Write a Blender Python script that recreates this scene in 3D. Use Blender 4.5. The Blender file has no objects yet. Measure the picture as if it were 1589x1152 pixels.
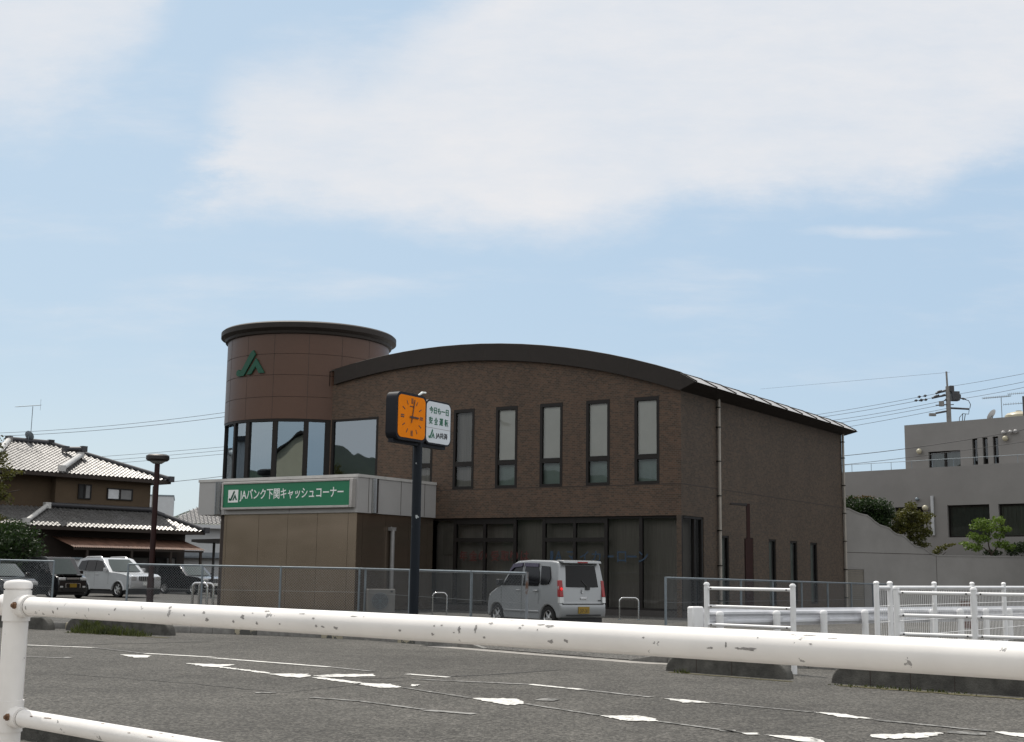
import bpy, bmesh, math, random
from mathutils import Vector, Matrix
random.seed(7)
SC = bpy.context.scene
COL = SC.collection
# ------------------------------------------------------------------ camera
PW, PH, FPX = 1589.0, 1152.0, 2000.0
EYE = 1.35                                   # above the bank's forecourt (z = 0); the near lot lies 15 cm lower
PITCH = math.atan((890 - PH / 2) / FPX)
ROLL = 0.014
_fw = Vector((0, math.cos(PITCH), math.sin(PITCH)))
_u0 = Vector((1, 0, 0)).cross(_fw)
_R = Vector((1, 0, 0)) * math.cos(ROLL) + _u0 * math.sin(ROLL)
_U = -Vector((1, 0, 0)) * math.sin(ROLL) + _u0 * math.cos(ROLL)
_E = Vector((0, 0, EYE))
cam_d = bpy.data.cameras.new("camera")
cam = bpy.data.objects.new("camera", cam_d)
COL.objects.link(cam)
cam_d.sensor_fit = 'HORIZONTAL'
cam_d.sensor_width = 36
cam_d.lens = FPX / PW * 36
cam_d.clip_start = 0.1
cam_d.clip_end = 9000
cam.matrix_world = Matrix(((_R.x, _U.x, -_fw.x, 0), (_R.y, _U.y, -_fw.y, 0), (_R.z, _U.z, -_fw.z, EYE), (0, 0, 0, 1)))
SC.camera = cam

def ray(x, y):
    d = _fw * FPX + _R * (x - PW / 2) - _U * (y - PH / 2)
    return d / d.y
def at(x, y, Y):                              # surveyed point at a known distance
    return _E + ray(x, y) * Y
def gnd(x, y, z=0.0):                         # surveyed point on the ground
    d = ray(x, y)
    return _E + d * ((z - EYE) / d.z)
def azd(deg):
    a = math.radians(deg)
    return Vector((math.sin(a), math.cos(a), 0))

# ------------------------------------------------------------------ sky, sun, exposure
SUN_EL, SUN_AZ = math.radians(63), math.radians(-28)
W = bpy.data.worlds.new("World")
SC.world = W
W.use_nodes = True

def build_sky():
    nt = W.node_tree
    N, Lk = nt.nodes, nt.links
    N.clear()
    out = N.new('ShaderNodeOutputWorld')
    bg = N.new('ShaderNodeBackground')
    bg.inputs['Strength'].default_value = 0.10
    Lk.new(bg.outputs[0], out.inputs[0])
    sky = N.new('ShaderNodeTexSky')
    sky.sky_type = 'NISHITA'
    sky.sun_disc = False
    sky.sun_elevation = SUN_EL
    sky.sun_rotation = SUN_AZ
    sky.air_density = 1.0
    sky.dust_density = 1.6
    sky.ozone_density = 1.2
    tc = N.new('ShaderNodeTexCoord')
    sep = N.new('ShaderNodeSeparateXYZ')
    Lk.new(tc.outputs['Generated'], sep.inputs[0])

    def m(op, a, b=None, c=None, clamp=False):
        n = N.new('ShaderNodeMath')
        n.operation = op
        n.use_clamp = clamp
        for i, v in enumerate((a, b, c)):
            if v is None:
                continue
            if hasattr(v, 'links') or hasattr(v, 'is_linked'):
                Lk.new(v, n.inputs[i])
            else:
                n.inputs[i].default_value = v
        return n.outputs[0]
    ay = m('MAXIMUM', m('ABSOLUTE', sep.outputs[1]), 0.08)
    u = m('DIVIDE', sep.outputs[0], ay)
    v = m('DIVIDE', m('MAXIMUM', sep.outputs[2], 0.0), ay)
    comb = N.new('ShaderNodeCombineXYZ')
    Lk.new(u, comb.inputs[0])
    Lk.new(v, comb.inputs[1])

    def noise(scale, detail, rough, sx=1, sy=1, off=0.0):
        mp = N.new('ShaderNodeMapping')
        mp.inputs['Scale'].default_value = (sx, sy, 1)
        mp.inputs['Location'].default_value = (off, off, 0)
        Lk.new(comb.outputs[0], mp.inputs[0])
        n = N.new('ShaderNodeTexNoise')
        n.inputs['Scale'].default_value = scale
        n.inputs['Detail'].default_value = detail
        n.inputs['Roughness'].default_value = rough
        Lk.new(mp.outputs[0], n.inputs['Vector'])
        return n.outputs[0]

    def curve(pts, sock):                    # a cloud bank's edge, elevation against bearing
        n = N.new('ShaderNodeFloatCurve')
        cu = n.mapping.curves[0]
        P = []
        for px, py in pts:
            r = ray(px, py)
            P.append(((r.x + 0.6) / 1.2, max(0, min(1, r.z / 0.8))))
        cu.points[0].location = P[0]
        cu.points[1].location = P[-1]
        for p in P[1:-1]:
            cu.points.new(*p)
        n.mapping.update()
        Lk.new(sock, n.inputs['Value'])
        return m('MULTIPLY', n.outputs[0], 0.8)
    us = m('MULTIPLY_ADD', u, 1 / 1.2, 0.5, clamp=True)
    n1 = noise(7, 9, 0.66, 0.8, 1.9)
    n2 = noise(3.2, 4, 0.55, 1, 1.5, 4.0)
    wob = m('ADD', m('MULTIPLY_ADD', n1, 0.20, -0.10), m('MULTIPLY_ADD', n2, 0.06, -0.03))
    low = curve([(-300, 330), (300, 318), (420, 330), (520, 343), (700, 352), (850, 366), (950, 364), (1010, 345), (1060, 326),
                 (1150, 318), (1250, 310), (1400, 298), (1450, 290), (1520, 258), (1589, 236), (1800, 190)], us)
    up = curve([(-300, 300), (250, 250), (305, 190), (335, 145), (400, 104), (480, 92), (560, 98), (600, 82), (640, 58), (700, 0),
                (760, -70), (900, -200), (1700, -500)], us)
    low2 = curve([(-400, 260), (0, 196), (60, 175), (130, 135), (200, 90), (235, 50), (262, -5), (300, -90), (340, -500), (1700, -600)], us)

    def sm(x, a, b):
        n = N.new('ShaderNodeMapRange')
        n.interpolation_type = 'SMOOTHSTEP'
        Lk.new(x, n.inputs[0])
        n.inputs[1].default_value = a
        n.inputs[2].default_value = b
        return n.outputs[0]
    wv = m('ADD', v, m('MULTIPLY', wob, 0.45))
    a_low = sm(m('SUBTRACT', wv, low), -0.022, 0.034)
    a_up = sm(m('SUBTRACT', up, m('ADD', v, m('MULTIPLY', wob, 0.7))), -0.045, 0.055)
    uw = m('ADD', u, m('MULTIPLY', wob, 0.9))
    a_left = sm(uw, ray(262, 200).x, ray(375, 200).x)
    c1 = m('MULTIPLY', m('MULTIPLY', a_low, a_up), a_left)
    c2 = m('MULTIPLY', sm(m('SUBTRACT', m('ADD', v, m('MULTIPLY', wob, 0.8)), low2), -0.05, 0.06), 0.85)
    n3 = noise(15, 10, 0.68, 0.7, 2.2, 7.7)
    dens = m('MULTIPLY_ADD', n3, 0.55, m('MULTIPLY_ADD', n1, 0.45, m('MULTIPLY_ADD', n2, 0.55, 0.02)), clamp=True)
    big = m('MULTIPLY', m('MAXIMUM', c1, c2), dens)
    # thin wisps
    w1 = noise(5.5, 7, 0.62, 0.7, 3.2, 2.3)
    wisp = m('MULTIPLY', sm(w1, 0.48, 0.80), 0.40)
    wisp = m('MULTIPLY', wisp, sm(v, 0.05, 0.22))
    # a small bright wisp to the right
    r0 = ray(1350, 360)
    du = m('MULTIPLY', m('SUBTRACT', u, r0.x), 1 / 0.06)
    dv = m('MULTIPLY', m('SUBTRACT', v, r0.z), 1 / 0.006)
    g = m('ADD', m('MULTIPLY', du, du), m('MULTIPLY', dv, dv))
    tuft = m('MULTIPLY', sm(m('MULTIPLY_ADD', wob, 26, g), 1.6, -1.2), 0.75)
    mask = m('MAXIMUM', m('MAXIMUM', big, wisp), tuft, clamp=True)
    # thin high veil, whiter low down and towards the left
    hcol = N.new('ShaderNodeMix')
    hcol.data_type = 'RGBA'
    side = sm(u, 0.42, -0.42)
    lowm = sm(v, 0.20, 0.0)
    Lk.new(m('MULTIPLY', m('MULTIPLY_ADD', side, 0.78, 0.22), m('MULTIPLY_ADD', lowm, 0.7, 0.3)), hcol.inputs[0])
    hcol.inputs[6].default_value = (5.1, 6.8, 8.6, 1)
    hcol.inputs[7].default_value = (7.3, 8.5, 9.0, 1)
    hz = N.new('ShaderNodeMix')
    hz.data_type = 'RGBA'
    hi = N.new('ShaderNodeMix')
    hi.data_type = 'RGBA'
    Lk.new(sm(v, 0.46, 1.15), hi.inputs[0])
    Lk.new(hcol.outputs[2], hi.inputs[6])
    hi.inputs[7].default_value = (15.0, 14.8, 14.6, 1)
    hz.inputs[0].default_value = 0.76
    Lk.new(sky.outputs[0], hz.inputs[6])
    Lk.new(hi.outputs[2], hz.inputs[7])
    mix = N.new('ShaderNodeMix')
    mix.data_type = 'RGBA'
    Lk.new(mask, mix.inputs[0])
    Lk.new(hz.outputs[2], mix.inputs[6])
    mix.inputs[7].default_value = (8.35, 8.35, 8.55, 1)
    # thin bright cloud fills the half of the sky behind the camera
    rear = N.new('ShaderNodeMix')
    rear.data_type = 'RGBA'
    Lk.new(m('MULTIPLY', sm(sep.outputs[1], 0.15, -0.35), sm(v, 0.02, 0.22)), rear.inputs[0])
    Lk.new(mix.outputs[2], rear.inputs[6])
    rear.inputs[7].default_value = (10.2, 10.4, 10.6, 1)
    Lk.new(rear.outputs[2], bg.inputs[0])
build_sky()
sun_d = bpy.data.lights.new("sun", 'SUN')
sun_d.energy = 3.8
sun_d.angle = math.radians(0.5)
sun_d.color = (1.0, 0.95, 0.87)
sun = bpy.data.objects.new("sun", sun_d)
COL.objects.link(sun)
_sd = Vector((math.sin(SUN_AZ) * math.cos(SUN_EL), math.cos(SUN_AZ) * math.cos(SUN_EL), math.sin(SUN_EL)))
sun.rotation_euler = _sd.to_track_quat('Z', 'Y').to_euler()
sun.location = (-20, 60, 60)
SC.view_settings.view_transform = 'Standard'
SC.view_settings.look = 'None'
SC.view_settings.exposure = 0.0
SC.view_settings.gamma = 1
SC.render.engine = 'CYCLES'
SC.cycles.use_denoising = True
SC.cycles.max_bounces = 8
SC.cycles.transparent_max_bounces = 24
SC.cycles.caustics_reflective = False
SC.cycles.caustics_refractive = False

# ------------------------------------------------------------------ materials
MATS = {}
def nodes_of(name):
    mt = bpy.data.materials.new(name)
    mt.use_nodes = True
    nt = mt.node_tree
    return mt, nt, nt.nodes, nt.links, nt.nodes['Principled BSDF']
def vnoise(N, Lk, scale, detail=4, rough=0.6, sxyz=(1, 1, 1), tc=None):
    tc = tc or N.new('ShaderNodeTexCoord')
    mp = N.new('ShaderNodeMapping')
    mp.inputs['Scale'].default_value = sxyz
    Lk.new(tc.outputs['Object'], mp.inputs[0])
    n = N.new('ShaderNodeTexNoise')
    n.inputs['Scale'].default_value = scale
    n.inputs['Detail'].default_value = detail
    n.inputs['Roughness'].default_value = rough
    Lk.new(mp.outputs[0], n.inputs['Vector'])
    return n
def ramp(N, Lk, sock, stops):
    r = N.new('ShaderNodeValToRGB')
    el = r.color_ramp.elements
    el[0].position, el[0].color = stops[0][0], (*stops[0][1], 1)
    el[1].position, el[1].color = stops[-1][0], (*stops[-1][1], 1)
    for p, c in stops[1:-1]:
        e = el.new(p)
        e.color = (*c, 1)
    Lk.new(sock, r.inputs[0])
    return r
def P(name, col, rough=0.6, metal=0.0, var=0.12, scale=3.0, bump=0.0, bscale=60, streak=(1, 1, 1), spec=0.5, coat=0.0):
    """Principled with a soft procedural unevenness of tone and gloss"""
    if name in MATS:
        return MATS[name]
    mt, nt, N, Lk, b = nodes_of(name)
    tc = N.new('ShaderNodeTexCoord')
    n = vnoise(N, Lk, scale, 6, 0.65, streak, tc)
    lo = tuple(c * (1 - var) for c in col)
    hi = tuple(min(1, c * (1 + var)) for c in col)
    r = ramp(N, Lk, n.outputs[0], [(0.3, lo), (0.7, hi)])
    Lk.new(r.outputs[0], b.inputs['Base Color'])
    b.inputs['Roughness'].default_value = rough
    b.inputs['Metallic'].default_value = metal
    b.inputs['Specular IOR Level'].default_value = spec
    b.inputs['Coat Weight'].default_value = coat
    b.inputs['Coat Roughness'].default_value = 0.06
    if bump:
        n2 = vnoise(N, Lk, bscale, 3, 0.6, (1, 1, 1), tc)
        bp = N.new('ShaderNodeBump')
        bp.inputs['Strength'].default_value = bump
        bp.inputs['Distance'].default_value = 0.02
        Lk.new(n2.outputs[0], bp.inputs['Height'])
        Lk.new(bp.outputs[0], b.inputs['Normal'])
    MATS[name] = mt
    return mt
def asphalt_mat(name, base, tint=(1, 0.985, 0.95)):
    mt, nt, N, Lk, b = nodes_of(name)
    tc = N.new('ShaderNodeTexCoord')
    big = vnoise(N, Lk, 0.25, 5, 0.6, (1, 1, 1), tc)
    mid = vnoise(N, Lk, 2.2, 5, 0.7, (1, 1, 1), tc)
    fine = vnoise(N, Lk, 60, 2, 0.7, (1, 1, 1), tc)
    vo = N.new('ShaderNodeTexVoronoi')
    vo.inputs['Scale'].default_value = 42
    Lk.new(tc.outputs['Object'], vo.inputs['Vector'])
    def mm(op, a, bb):
        n = N.new('ShaderNodeMath')
        n.operation = op
        for i, q in enumerate((a, bb)):
            if isinstance(q, (int, float)):
                n.inputs[i].default_value = q
            else:
                Lk.new(q, n.inputs[i])
        return n.outputs[0]
    sepc = N.new('ShaderNodeSeparateColor')
    Lk.new(vo.outputs['Color'], sepc.inputs[0])
    s = mm('ADD', mm('MULTIPLY', big.outputs[0], 0.42), mm('MULTIPLY', mid.outputs[0], 0.26))
    s = mm('ADD', s, mm('MULTIPLY', fine.outputs[0], 0.22))
    s = mm('ADD', s, mm('MULTIPLY', sepc.outputs[0], 0.42))
    r = ramp(N, Lk, s, [(0.36, tuple(base * 0.32 * t for t in tint)), (0.64, tuple(base * t for t in tint)), (0.95, tuple(base * 2.7 * t for t in tint))])
    Lk.new(r.outputs[0], b.inputs['Base Color'])
    b.inputs['Roughness'].default_value = 0.85
    b.inputs['Specular IOR Level'].default_value = 0.25
    bp = N.new('ShaderNodeBump')
    bp.inputs['Strength'].default_value = 0.5
    bp.inputs['Distance'].default_value = 0.008
    Lk.new(mm('ADD', sepc.outputs[0], fine.outputs[0]), bp.inputs['Height'])
    Lk.new(bp.outputs[0], b.inputs['Normal'])
    return mt
def worn_mat(name, col, under, thr, scale, rough=0.5, aniso=(1, 1, 1), metal=0.0, width=0.02, spec=0.5):
    """paint worn or chipped down to what lies under it"""
    mt, nt, N, Lk, b = nodes_of(name)
    tc = N.new('ShaderNodeTexCoord')
    n = vnoise(N, Lk, scale, 5, 0.62, aniso, tc)
    n0 = vnoise(N, Lk, 0.8, 2, 0.5, (1, 1, 1), tc)
    ad = N.new('ShaderNodeMath')
    ad.operation = 'MULTIPLY_ADD'
    Lk.new(n0.outputs[0], ad.inputs[0])
    ad.inputs[1].default_value = 0.25
    Lk.new(n.outputs[0], ad.inputs[2])
    g = vnoise(N, Lk, 2.0, 5, 0.6, (1, 1, 1), tc)
    pr = ramp(N, Lk, g.outputs[0], [(0.3, tuple(c * 0.86 for c in col)), (0.65, col)])
    mr = N.new('ShaderNodeMapRange')
    Lk.new(ad.outputs[0], mr.inputs[0])
    mr.inputs[1].default_value = thr
    mr.inputs[2].default_value = thr + width
    mx = N.new('ShaderNodeMix')
    mx.data_type = 'RGBA'
    Lk.new(mr.outputs[0], mx.inputs[0])
    Lk.new(pr.outputs[0], mx.inputs[6])
    mx.inputs[7].default_value = (*under, 1)
    Lk.new(mx.outputs[2], b.inputs['Base Color'])
    b.inputs['Roughness'].default_value = rough
    b.inputs['Metallic'].default_value = metal
    b.inputs['Specular IOR Level'].default_value = spec
    bp = N.new('ShaderNodeBump')
    bp.invert = True
    bp.inputs['Strength'].default_value = 0.5
    bp.inputs['Distance'].default_value = 0.003
    Lk.new(mr.outputs[0], bp.inputs['Height'])
    Lk.new(bp.outputs[0], b.inputs['Normal'])
    return mt
def brick_mat(name, c1, c2, mortar, bw=0.135, bh=0.062):
    mt, nt, N, Lk, b = nodes_of(name)
    tc = N.new('ShaderNodeTexCoord')
    sp = N.new('ShaderNodeSeparateXYZ')
    Lk.new(tc.outputs['Object'], sp.inputs[0])
    ad = N.new('ShaderNodeMath')
    ad.operation = 'ADD'
    Lk.new(sp.outputs[0], ad.inputs[0])
    Lk.new(sp.outputs[1], ad.inputs[1])
    cb = N.new('ShaderNodeCombineXYZ')
    Lk.new(ad.outputs[0], cb.inputs[0])
    Lk.new(sp.outputs[2], cb.inputs[1])
    br = N.new('ShaderNodeTexBrick')
    br.inputs['Scale'].default_value = 1
    br.inputs['Brick Width'].default_value = bw
    br.inputs['Row Height'].default_value = bh
    br.inputs['Mortar Size'].default_value = 0.006
    br.inputs['Color1'].default_value = (*c1, 1)
    br.inputs['Color2'].default_value = (*c2, 1)
    br.inputs['Mortar'].default_value = (*mortar, 1)
    Lk.new(cb.outputs[0], br.inputs['Vector'])
    n = vnoise(N, Lk, 0.7, 5, 0.65, (1, 1, 0.5), tc)
    mx = N.new('ShaderNodeMix')
    mx.data_type = 'RGBA'
    mx.blend_type = 'MULTIPLY'
    mx.inputs[0].default_value = 1
    n9 = vnoise(N, Lk, 7, 4, 0.75, (1, 1, 1.6), tc)
    av = N.new('ShaderNodeMath')
    av.operation = 'MULTIPLY_ADD'
    Lk.new(n9.outputs[0], av.inputs[0])
    av.inputs[1].default_value = 0.55
    hf = N.new('ShaderNodeMath')
    hf.operation = 'MULTIPLY'
    Lk.new(n.outputs[0], hf.inputs[0])
    hf.inputs[1].default_value = 0.45
    Lk.new(hf.outputs[0], av.inputs[2])
    r = ramp(N, Lk, av.outputs[0], [(0.32, (0.80, 0.79, 0.79)), (0.5, (1.0, 1.0, 1.0)), (0.68, (1.22, 1.20, 1.16))])
    Lk.new(br.outputs[0], mx.inputs[6])
    Lk.new(r.outputs[0], mx.inputs[7])
    Lk.new(mx.outputs[2], b.inputs['Base Color'])
    b.inputs['Roughness'].default_value = 0.75
    b.inputs['Specular IOR Level'].default_value = 0.25
    return mt
def glass_mat(name, tint, ior=1.5, boost=0.04, gloss=(0.9, 0.95, 1.0)):
    mt = bpy.data.materials.new(name)
    mt.use_nodes = True
    nt = mt.node_tree
    N, Lk = nt.nodes, nt.links
    N.clear()
    o = N.new('ShaderNodeOutputMaterial')
    t = N.new('ShaderNodeBsdfTransparent')
    t.inputs[0].default_value = (*tint, 1)
    g = N.new('ShaderNodeBsdfGlossy')
    g.inputs[0].default_value = (*gloss, 1)
    g.inputs['Roughness'].default_value = 0.01
    fr = N.new('ShaderNodeFresnel')
    fr.inputs[0].default_value = ior
    ad = N.new('ShaderNodeMath')
    ad.operation = 'ADD'
    ad.use_clamp = True
    ad.inputs[1].default_value = boost
    Lk.new(fr.outputs[0], ad.inputs[0])
    # slightly wavy float glass
    n = vnoise(N, Lk, 0.9, 1, 0.4)
    bp = N.new('ShaderNodeBump')
    bp.inputs['Strength'].default_value = 0.06
    bp.inputs['Distance'].default_value = 0.05
    Lk.new(n.outputs[0], bp.inputs['Height'])
    Lk.new(bp.outputs[0], g.inputs['Normal'])
    mx = N.new('ShaderNodeMixShader')
    Lk.new(ad.outputs[0], mx.inputs[0])
    Lk.new(t.outputs[0], mx.inputs[1])
    Lk.new(g.outputs[0], mx.inputs[2])
    Lk.new(mx.outputs[0], o.inputs[0])
    return mt
def leaf_mat(name, dark, light, scale=1.3):
    mt, nt, N, Lk, b = nodes_of(name)
    n = vnoise(N, Lk, scale, 5, 0.75)
    r = ramp(N, Lk, n.outputs[0], [(0.32, dark), (0.68, light)])
    Lk.new(r.outputs[0], b.inputs['Base Color'])
    b.inputs['Roughness'].default_value = 0.5
    b.inputs['Specular IOR Level'].default_value = 0.3
    tr = N.new('ShaderNodeBsdfTranslucent')
    Lk.new(r.outputs[0], tr.inputs[0])
    mx = N.new('ShaderNodeMixShader')
    mx.inputs[0].default_value = 0.35
    Lk.new(b.outputs[0], mx.inputs[1])
    Lk.new(tr.outputs[0], mx.inputs[2])
    Lk.new(mx.outputs[0], N['Material Output'].inputs[0])
    return mt
def lamp_mat(name, col, strength):
    mt, nt, N, Lk, b = nodes_of(name)
    b.inputs['Base Color'].default_value = (*col, 1)
    b.inputs['Emission Color'].default_value = (*col, 1)
    b.inputs['Emission Strength'].default_value = strength
    return mt

M_asph = asphalt_mat('worn grey asphalt', 0.054, (1, .95, .85))
M_asph2 = asphalt_mat('forecourt asphalt', 0.058, (1, .965, .89))
M_conc = P('kerb concrete', (0.16, 0.155, 0.145), 0.9, var=0.35, scale=5, bump=0.4)
M_kerbpaint = worn_mat('faded kerb paint', (0.30, 0.27, 0.2), (0.06, 0.06, 0.055), 0.62, 5, 0.85)
M_strip = P('pale concrete strip', (0.26, 0.245, 0.225), 0.9, var=0.2, scale=3, bump=0.3)
M_block = P('dark weathered concrete', (0.078, 0.075, 0.067), 0.95, var=0.5, scale=4, bump=0.6, bscale=40)
M_line = worn_mat('worn white road paint', (0.60, 0.59, 0.56), (0.10, 0.098, 0.09), 0.69, 12, 0.8, width=0.10)
M_line_old = worn_mat('nearly gone road paint', (0.24, 0.236, 0.225), (0.080, 0.078, 0.072), 0.57, 11, 0.8, width=0.10)
M_seam = P('tarred seam', (0.032, 0.031, 0.029), 0.9)
M_rail = worn_mat('chipped white rail paint', (0.82, 0.795, 0.765), (0.33, 0.32, 0.31), 0.79, 11, 0.38, aniso=(1, 1, 1), width=0.008)
M_white = P('white painted steel', (0.78, 0.78, 0.78), 0.4, var=0.06)
M_whitebeam = P('white beam paint', (0.60, 0.61, 0.64), 0.42, var=0.10)
M_rust = P('rusty bolt', (0.16, 0.085, 0.045), 0.9, var=0.5, scale=40, bump=0.6)
M_brick = brick_mat('brown brick tile', (0.108, 0.066, 0.045), (0.055, 0.040, 0.030), (0.110, 0.088, 0.070))
M_brick2 = brick_mat('grey brown brick tile', (0.094, 0.066, 0.047), (0.055, 0.043, 0.033), (0.080, 0.066, 0.054))
M_fascia = P('dark brown fascia metal', (0.020, 0.015, 0.012), 0.6, var=0.12, spec=0.3)
M_roofmetal = P('pale roof sheet', (0.36, 0.36, 0.36), 0.5, 0.2, var=0.1)
M_clad = P('brown tower panel', (0.088, 0.046, 0.030), 0.42, var=0.08, scale=0.6, spec=0.35)
M_joint = P('dark joint', (0.035, 0.025, 0.02), 0.8)
M_frame = P('dark bronze window frame', (0.012, 0.010, 0.009), 0.5, var=0.1, spec=0.25)
M_glass = glass_mat('window glass', (0.93, 0.95, 0.94), 1.45, 0.0)
M_glass_t = glass_mat('tower glass', (0.45, 0.52, 0.54), 1.6, 0.30, (0.62, 0.74, 0.82))
M_glass_f = glass_mat('mirror tinted glass', (0.25, 0.28, 0.28), 1.6, 0.30, (0.55, 0.62, 0.68))
M_glass_g = glass_mat('shopfront glass', (0.74, 0.74, 0.72), 1.45, 0.0)
M_blind = P('pale roller blind', (0.60, 0.585, 0.54), 0.9, var=0.05, scale=1.5)
M_blind_d = P('dim lower screen', (0.20, 0.25, 0.23), 0.9, var=0.1)
M_screen = P('charcoal pleated screen', (0.225, 0.21, 0.195), 0.9, var=0.25, scale=6, streak=(9, 9, 0.15))
M_inside = P('dim interior', (0.03, 0.03, 0.03), 0.9)
M_plinth = P('dark plinth', (0.045, 0.04, 0.037), 0.8)
M_pipe = P('buff downpipe', (0.33, 0.30, 0.26), 0.5, var=0.1)
M_steel = None
M_canopy = P('pale canopy panel', (0.385, 0.377, 0.37), 0.38, 0.0, var=0.06, scale=0.8)
M_canopy_edge = P('pale coping', (0.50, 0.49, 0.47), 0.4)
M_chrome = P('polished steel', (0.6, 0.6, 0.6), 0.12, 1.0, var=0.05)
M_green = P('sign green', (0.006, 0.165, 0.075), 0.35, var=0.03)
M_letter = P('white lettering', (0.80, 0.82, 0.80), 0.5, var=0.02)
M_emblem = P('green emblem', (0.010, 0.075, 0.045), 0.5, var=0.1, spec=0.3)
M_signgreen = P('deep green lettering', (0.004, 0.12, 0.06), 0.5, var=0.02)
M_signwhite = P('white sign panel', (0.66, 0.70, 0.74), 0.4, var=0.03)
M_black = P('black lettering', (0.012, 0.012, 0.014), 0.5, var=0.02)
M_orange = P('orange clock dial', (0.84, 0.235, 0.010), 0.8, var=0.03, spec=0.1)
M_navy = worn_mat('chipped navy pole paint', (0.006, 0.010, 0.016), (0.42, 0.45, 0.46), 0.80, 6, 0.5, spec=0.22)
M_case = P('black clock case', (0.007, 0.008, 0.013), 0.55, var=0.1, spec=0.25)
M_redtxt = P('dull red lettering', (0.070, 0.013, 0.010), 0.6, var=0.02)
M_bluetxt = P('dull blue lettering', (0.010, 0.032, 0.065), 0.6, var=0.02)
M_galv = P('galvanised steel', (0.20, 0.235, 0.26), 0.5, 0.35, var=0.2, scale=4)
M_wire = P('chain link wire', (0.15, 0.165, 0.175), 0.5, 0.4, var=0.1)
M_rustpost = worn_mat('rusting post', (0.22, 0.24, 0.26), (0.11, 0.05, 0.025), 0.58, 3, 0.7, width=0.1)
M_maroon = P('maroon lamp post', (0.026, 0.009, 0.008), 0.55, var=0.2, spec=0.25)
M_lampdark = P('lamp housing', (0.015, 0.011, 0.010), 0.5, var=0.1)
M_silver = P('silver car paint', (0.29, 0.302, 0.31), 0.32, 0.35, var=0.02, coat=0.35)
M_pearl = P('pearl white car paint', (0.50, 0.515, 0.53), 0.3, 0.1, var=0.02, coat=0.6)
M_blackpaint = P('black car paint', (0.010, 0.010, 0.012), 0.22, 0.0, var=0.05, coat=0.8)
M_carglass = P('dark car glass', (0.006, 0.006, 0.007), 0.05, 0.0, var=0.02, spec=0.22)
M_carglass_l = P('clear car glass', (0.035, 0.05, 0.048), 0.05, 0.0, var=0.1)
M_visor = P('smoked door visor', (0.03, 0.022, 0.05), 0.2)
M_tyre = P('tyre rubber', (0.012, 0.012, 0.012), 0.85)
M_rim = P('alloy rim', (0.55, 0.55, 0.55), 0.3, 0.8, var=0.05)
M_red = P('red lamp lens', (0.26, 0.010, 0.012), 0.2, var=0.05)
M_redlit = lamp_mat('lit brake lens', (0.9, 0.02, 0.02), 0.55)
M_clearlens = P('clear lamp lens', (0.55, 0.56, 0.56), 0.1, 0.2)
M_trim = P('black plastic trim', (0.014, 0.014, 0.015), 0.5)
M_plate = P('yellow number plate', (0.24, 0.15, 0.012), 0.5)
M_tile = P('glazed grey roof tile', (0.235, 0.23, 0.225), 0.40, 0.7, var=0.25, scale=2.5, spec=0.9)
M_tile_sunlit = P('sunlit verge tile', (0.46, 0.455, 0.44), 0.35, var=0.15)  # verge bars coloured near white for the sun on them
M_ridge = P('dark ridge tile', (0.035, 0.035, 0.04), 0.5, var=0.2)
M_ochre = P('ochre render', (0.085, 0.058, 0.034), 0.9, var=0.12, scale=0.8)
M_darkwood = P('dark stained timber', (0.03, 0.021, 0.016), 0.8, var=0.2)
M_rustroof = P('rusted corrugated sheet', (0.13, 0.068, 0.045), 0.7, var=0.4, scale=1.2, streak=(3, 1, 1))
M_grey = P('grey rendered wall', (0.235, 0.225, 0.215), 0.9, var=0.10, scale=0.35, bump=0.2, bscale=25)
M_grey2 = P('retaining wall render', (0.250, 0.240, 0.228), 0.9, var=0.12, scale=0.5, bump=0.2, bscale=25)
M_paleedge = P('pale wall coping', (0.5, 0.49, 0.47), 0.8)
M_whitewall = P('off white siding', (0.5, 0.51, 0.52), 0.8, var=0.06)
M_shutter = P('cream shutter', (0.20, 0.18, 0.15), 0.7, var=0.1)
M_globe = P('cream globe lamp', (0.42, 0.385, 0.28), 0.35, var=0.03)
M_pole = P('weathered concrete pole', (0.22, 0.21, 0.2), 0.9, var=0.15)
M_equip = P('dark line equipment', (0.05, 0.05, 0.055), 0.6)
M_cable = P('black cable', (0.03, 0.03, 0.033), 0.7)
M_bark = P('tree bark', (0.05, 0.037, 0.028), 0.95, var=0.3, scale=8)
M_leaf_d = leaf_mat('dark evergreen leaves', (0.010, 0.022, 0.006), (0.035, 0.065, 0.016))
M_leaf_m = leaf_mat('olive maple leaves', (0.032, 0.045, 0.010), (0.125, 0.115, 0.024))
M_leaf_l = leaf_mat('bright green maple leaves', (0.06, 0.11, 0.016), (0.18, 0.26, 0.045))
M_leaf_r = leaf_mat('reddish young leaves', (0.06, 0.03, 0.012), (0.13, 0.09, 0.03))
M_grass = leaf_mat('weed blades', (0.026, 0.036, 0.010), (0.085, 0.10, 0.028), 4)
M_moss = P('moss and dirt', (0.075, 0.066, 0.03), 1.0, var=0.6, scale=7, bump=0.8, bscale=30)
M_hill = leaf_mat('wooded hillside', (0.012, 0.025, 0.012), (0.045, 0.07, 0.03), 0.05)
M_cream = P('cream render', (0.52, 0.46, 0.33), 0.9, var=0.06)

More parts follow.
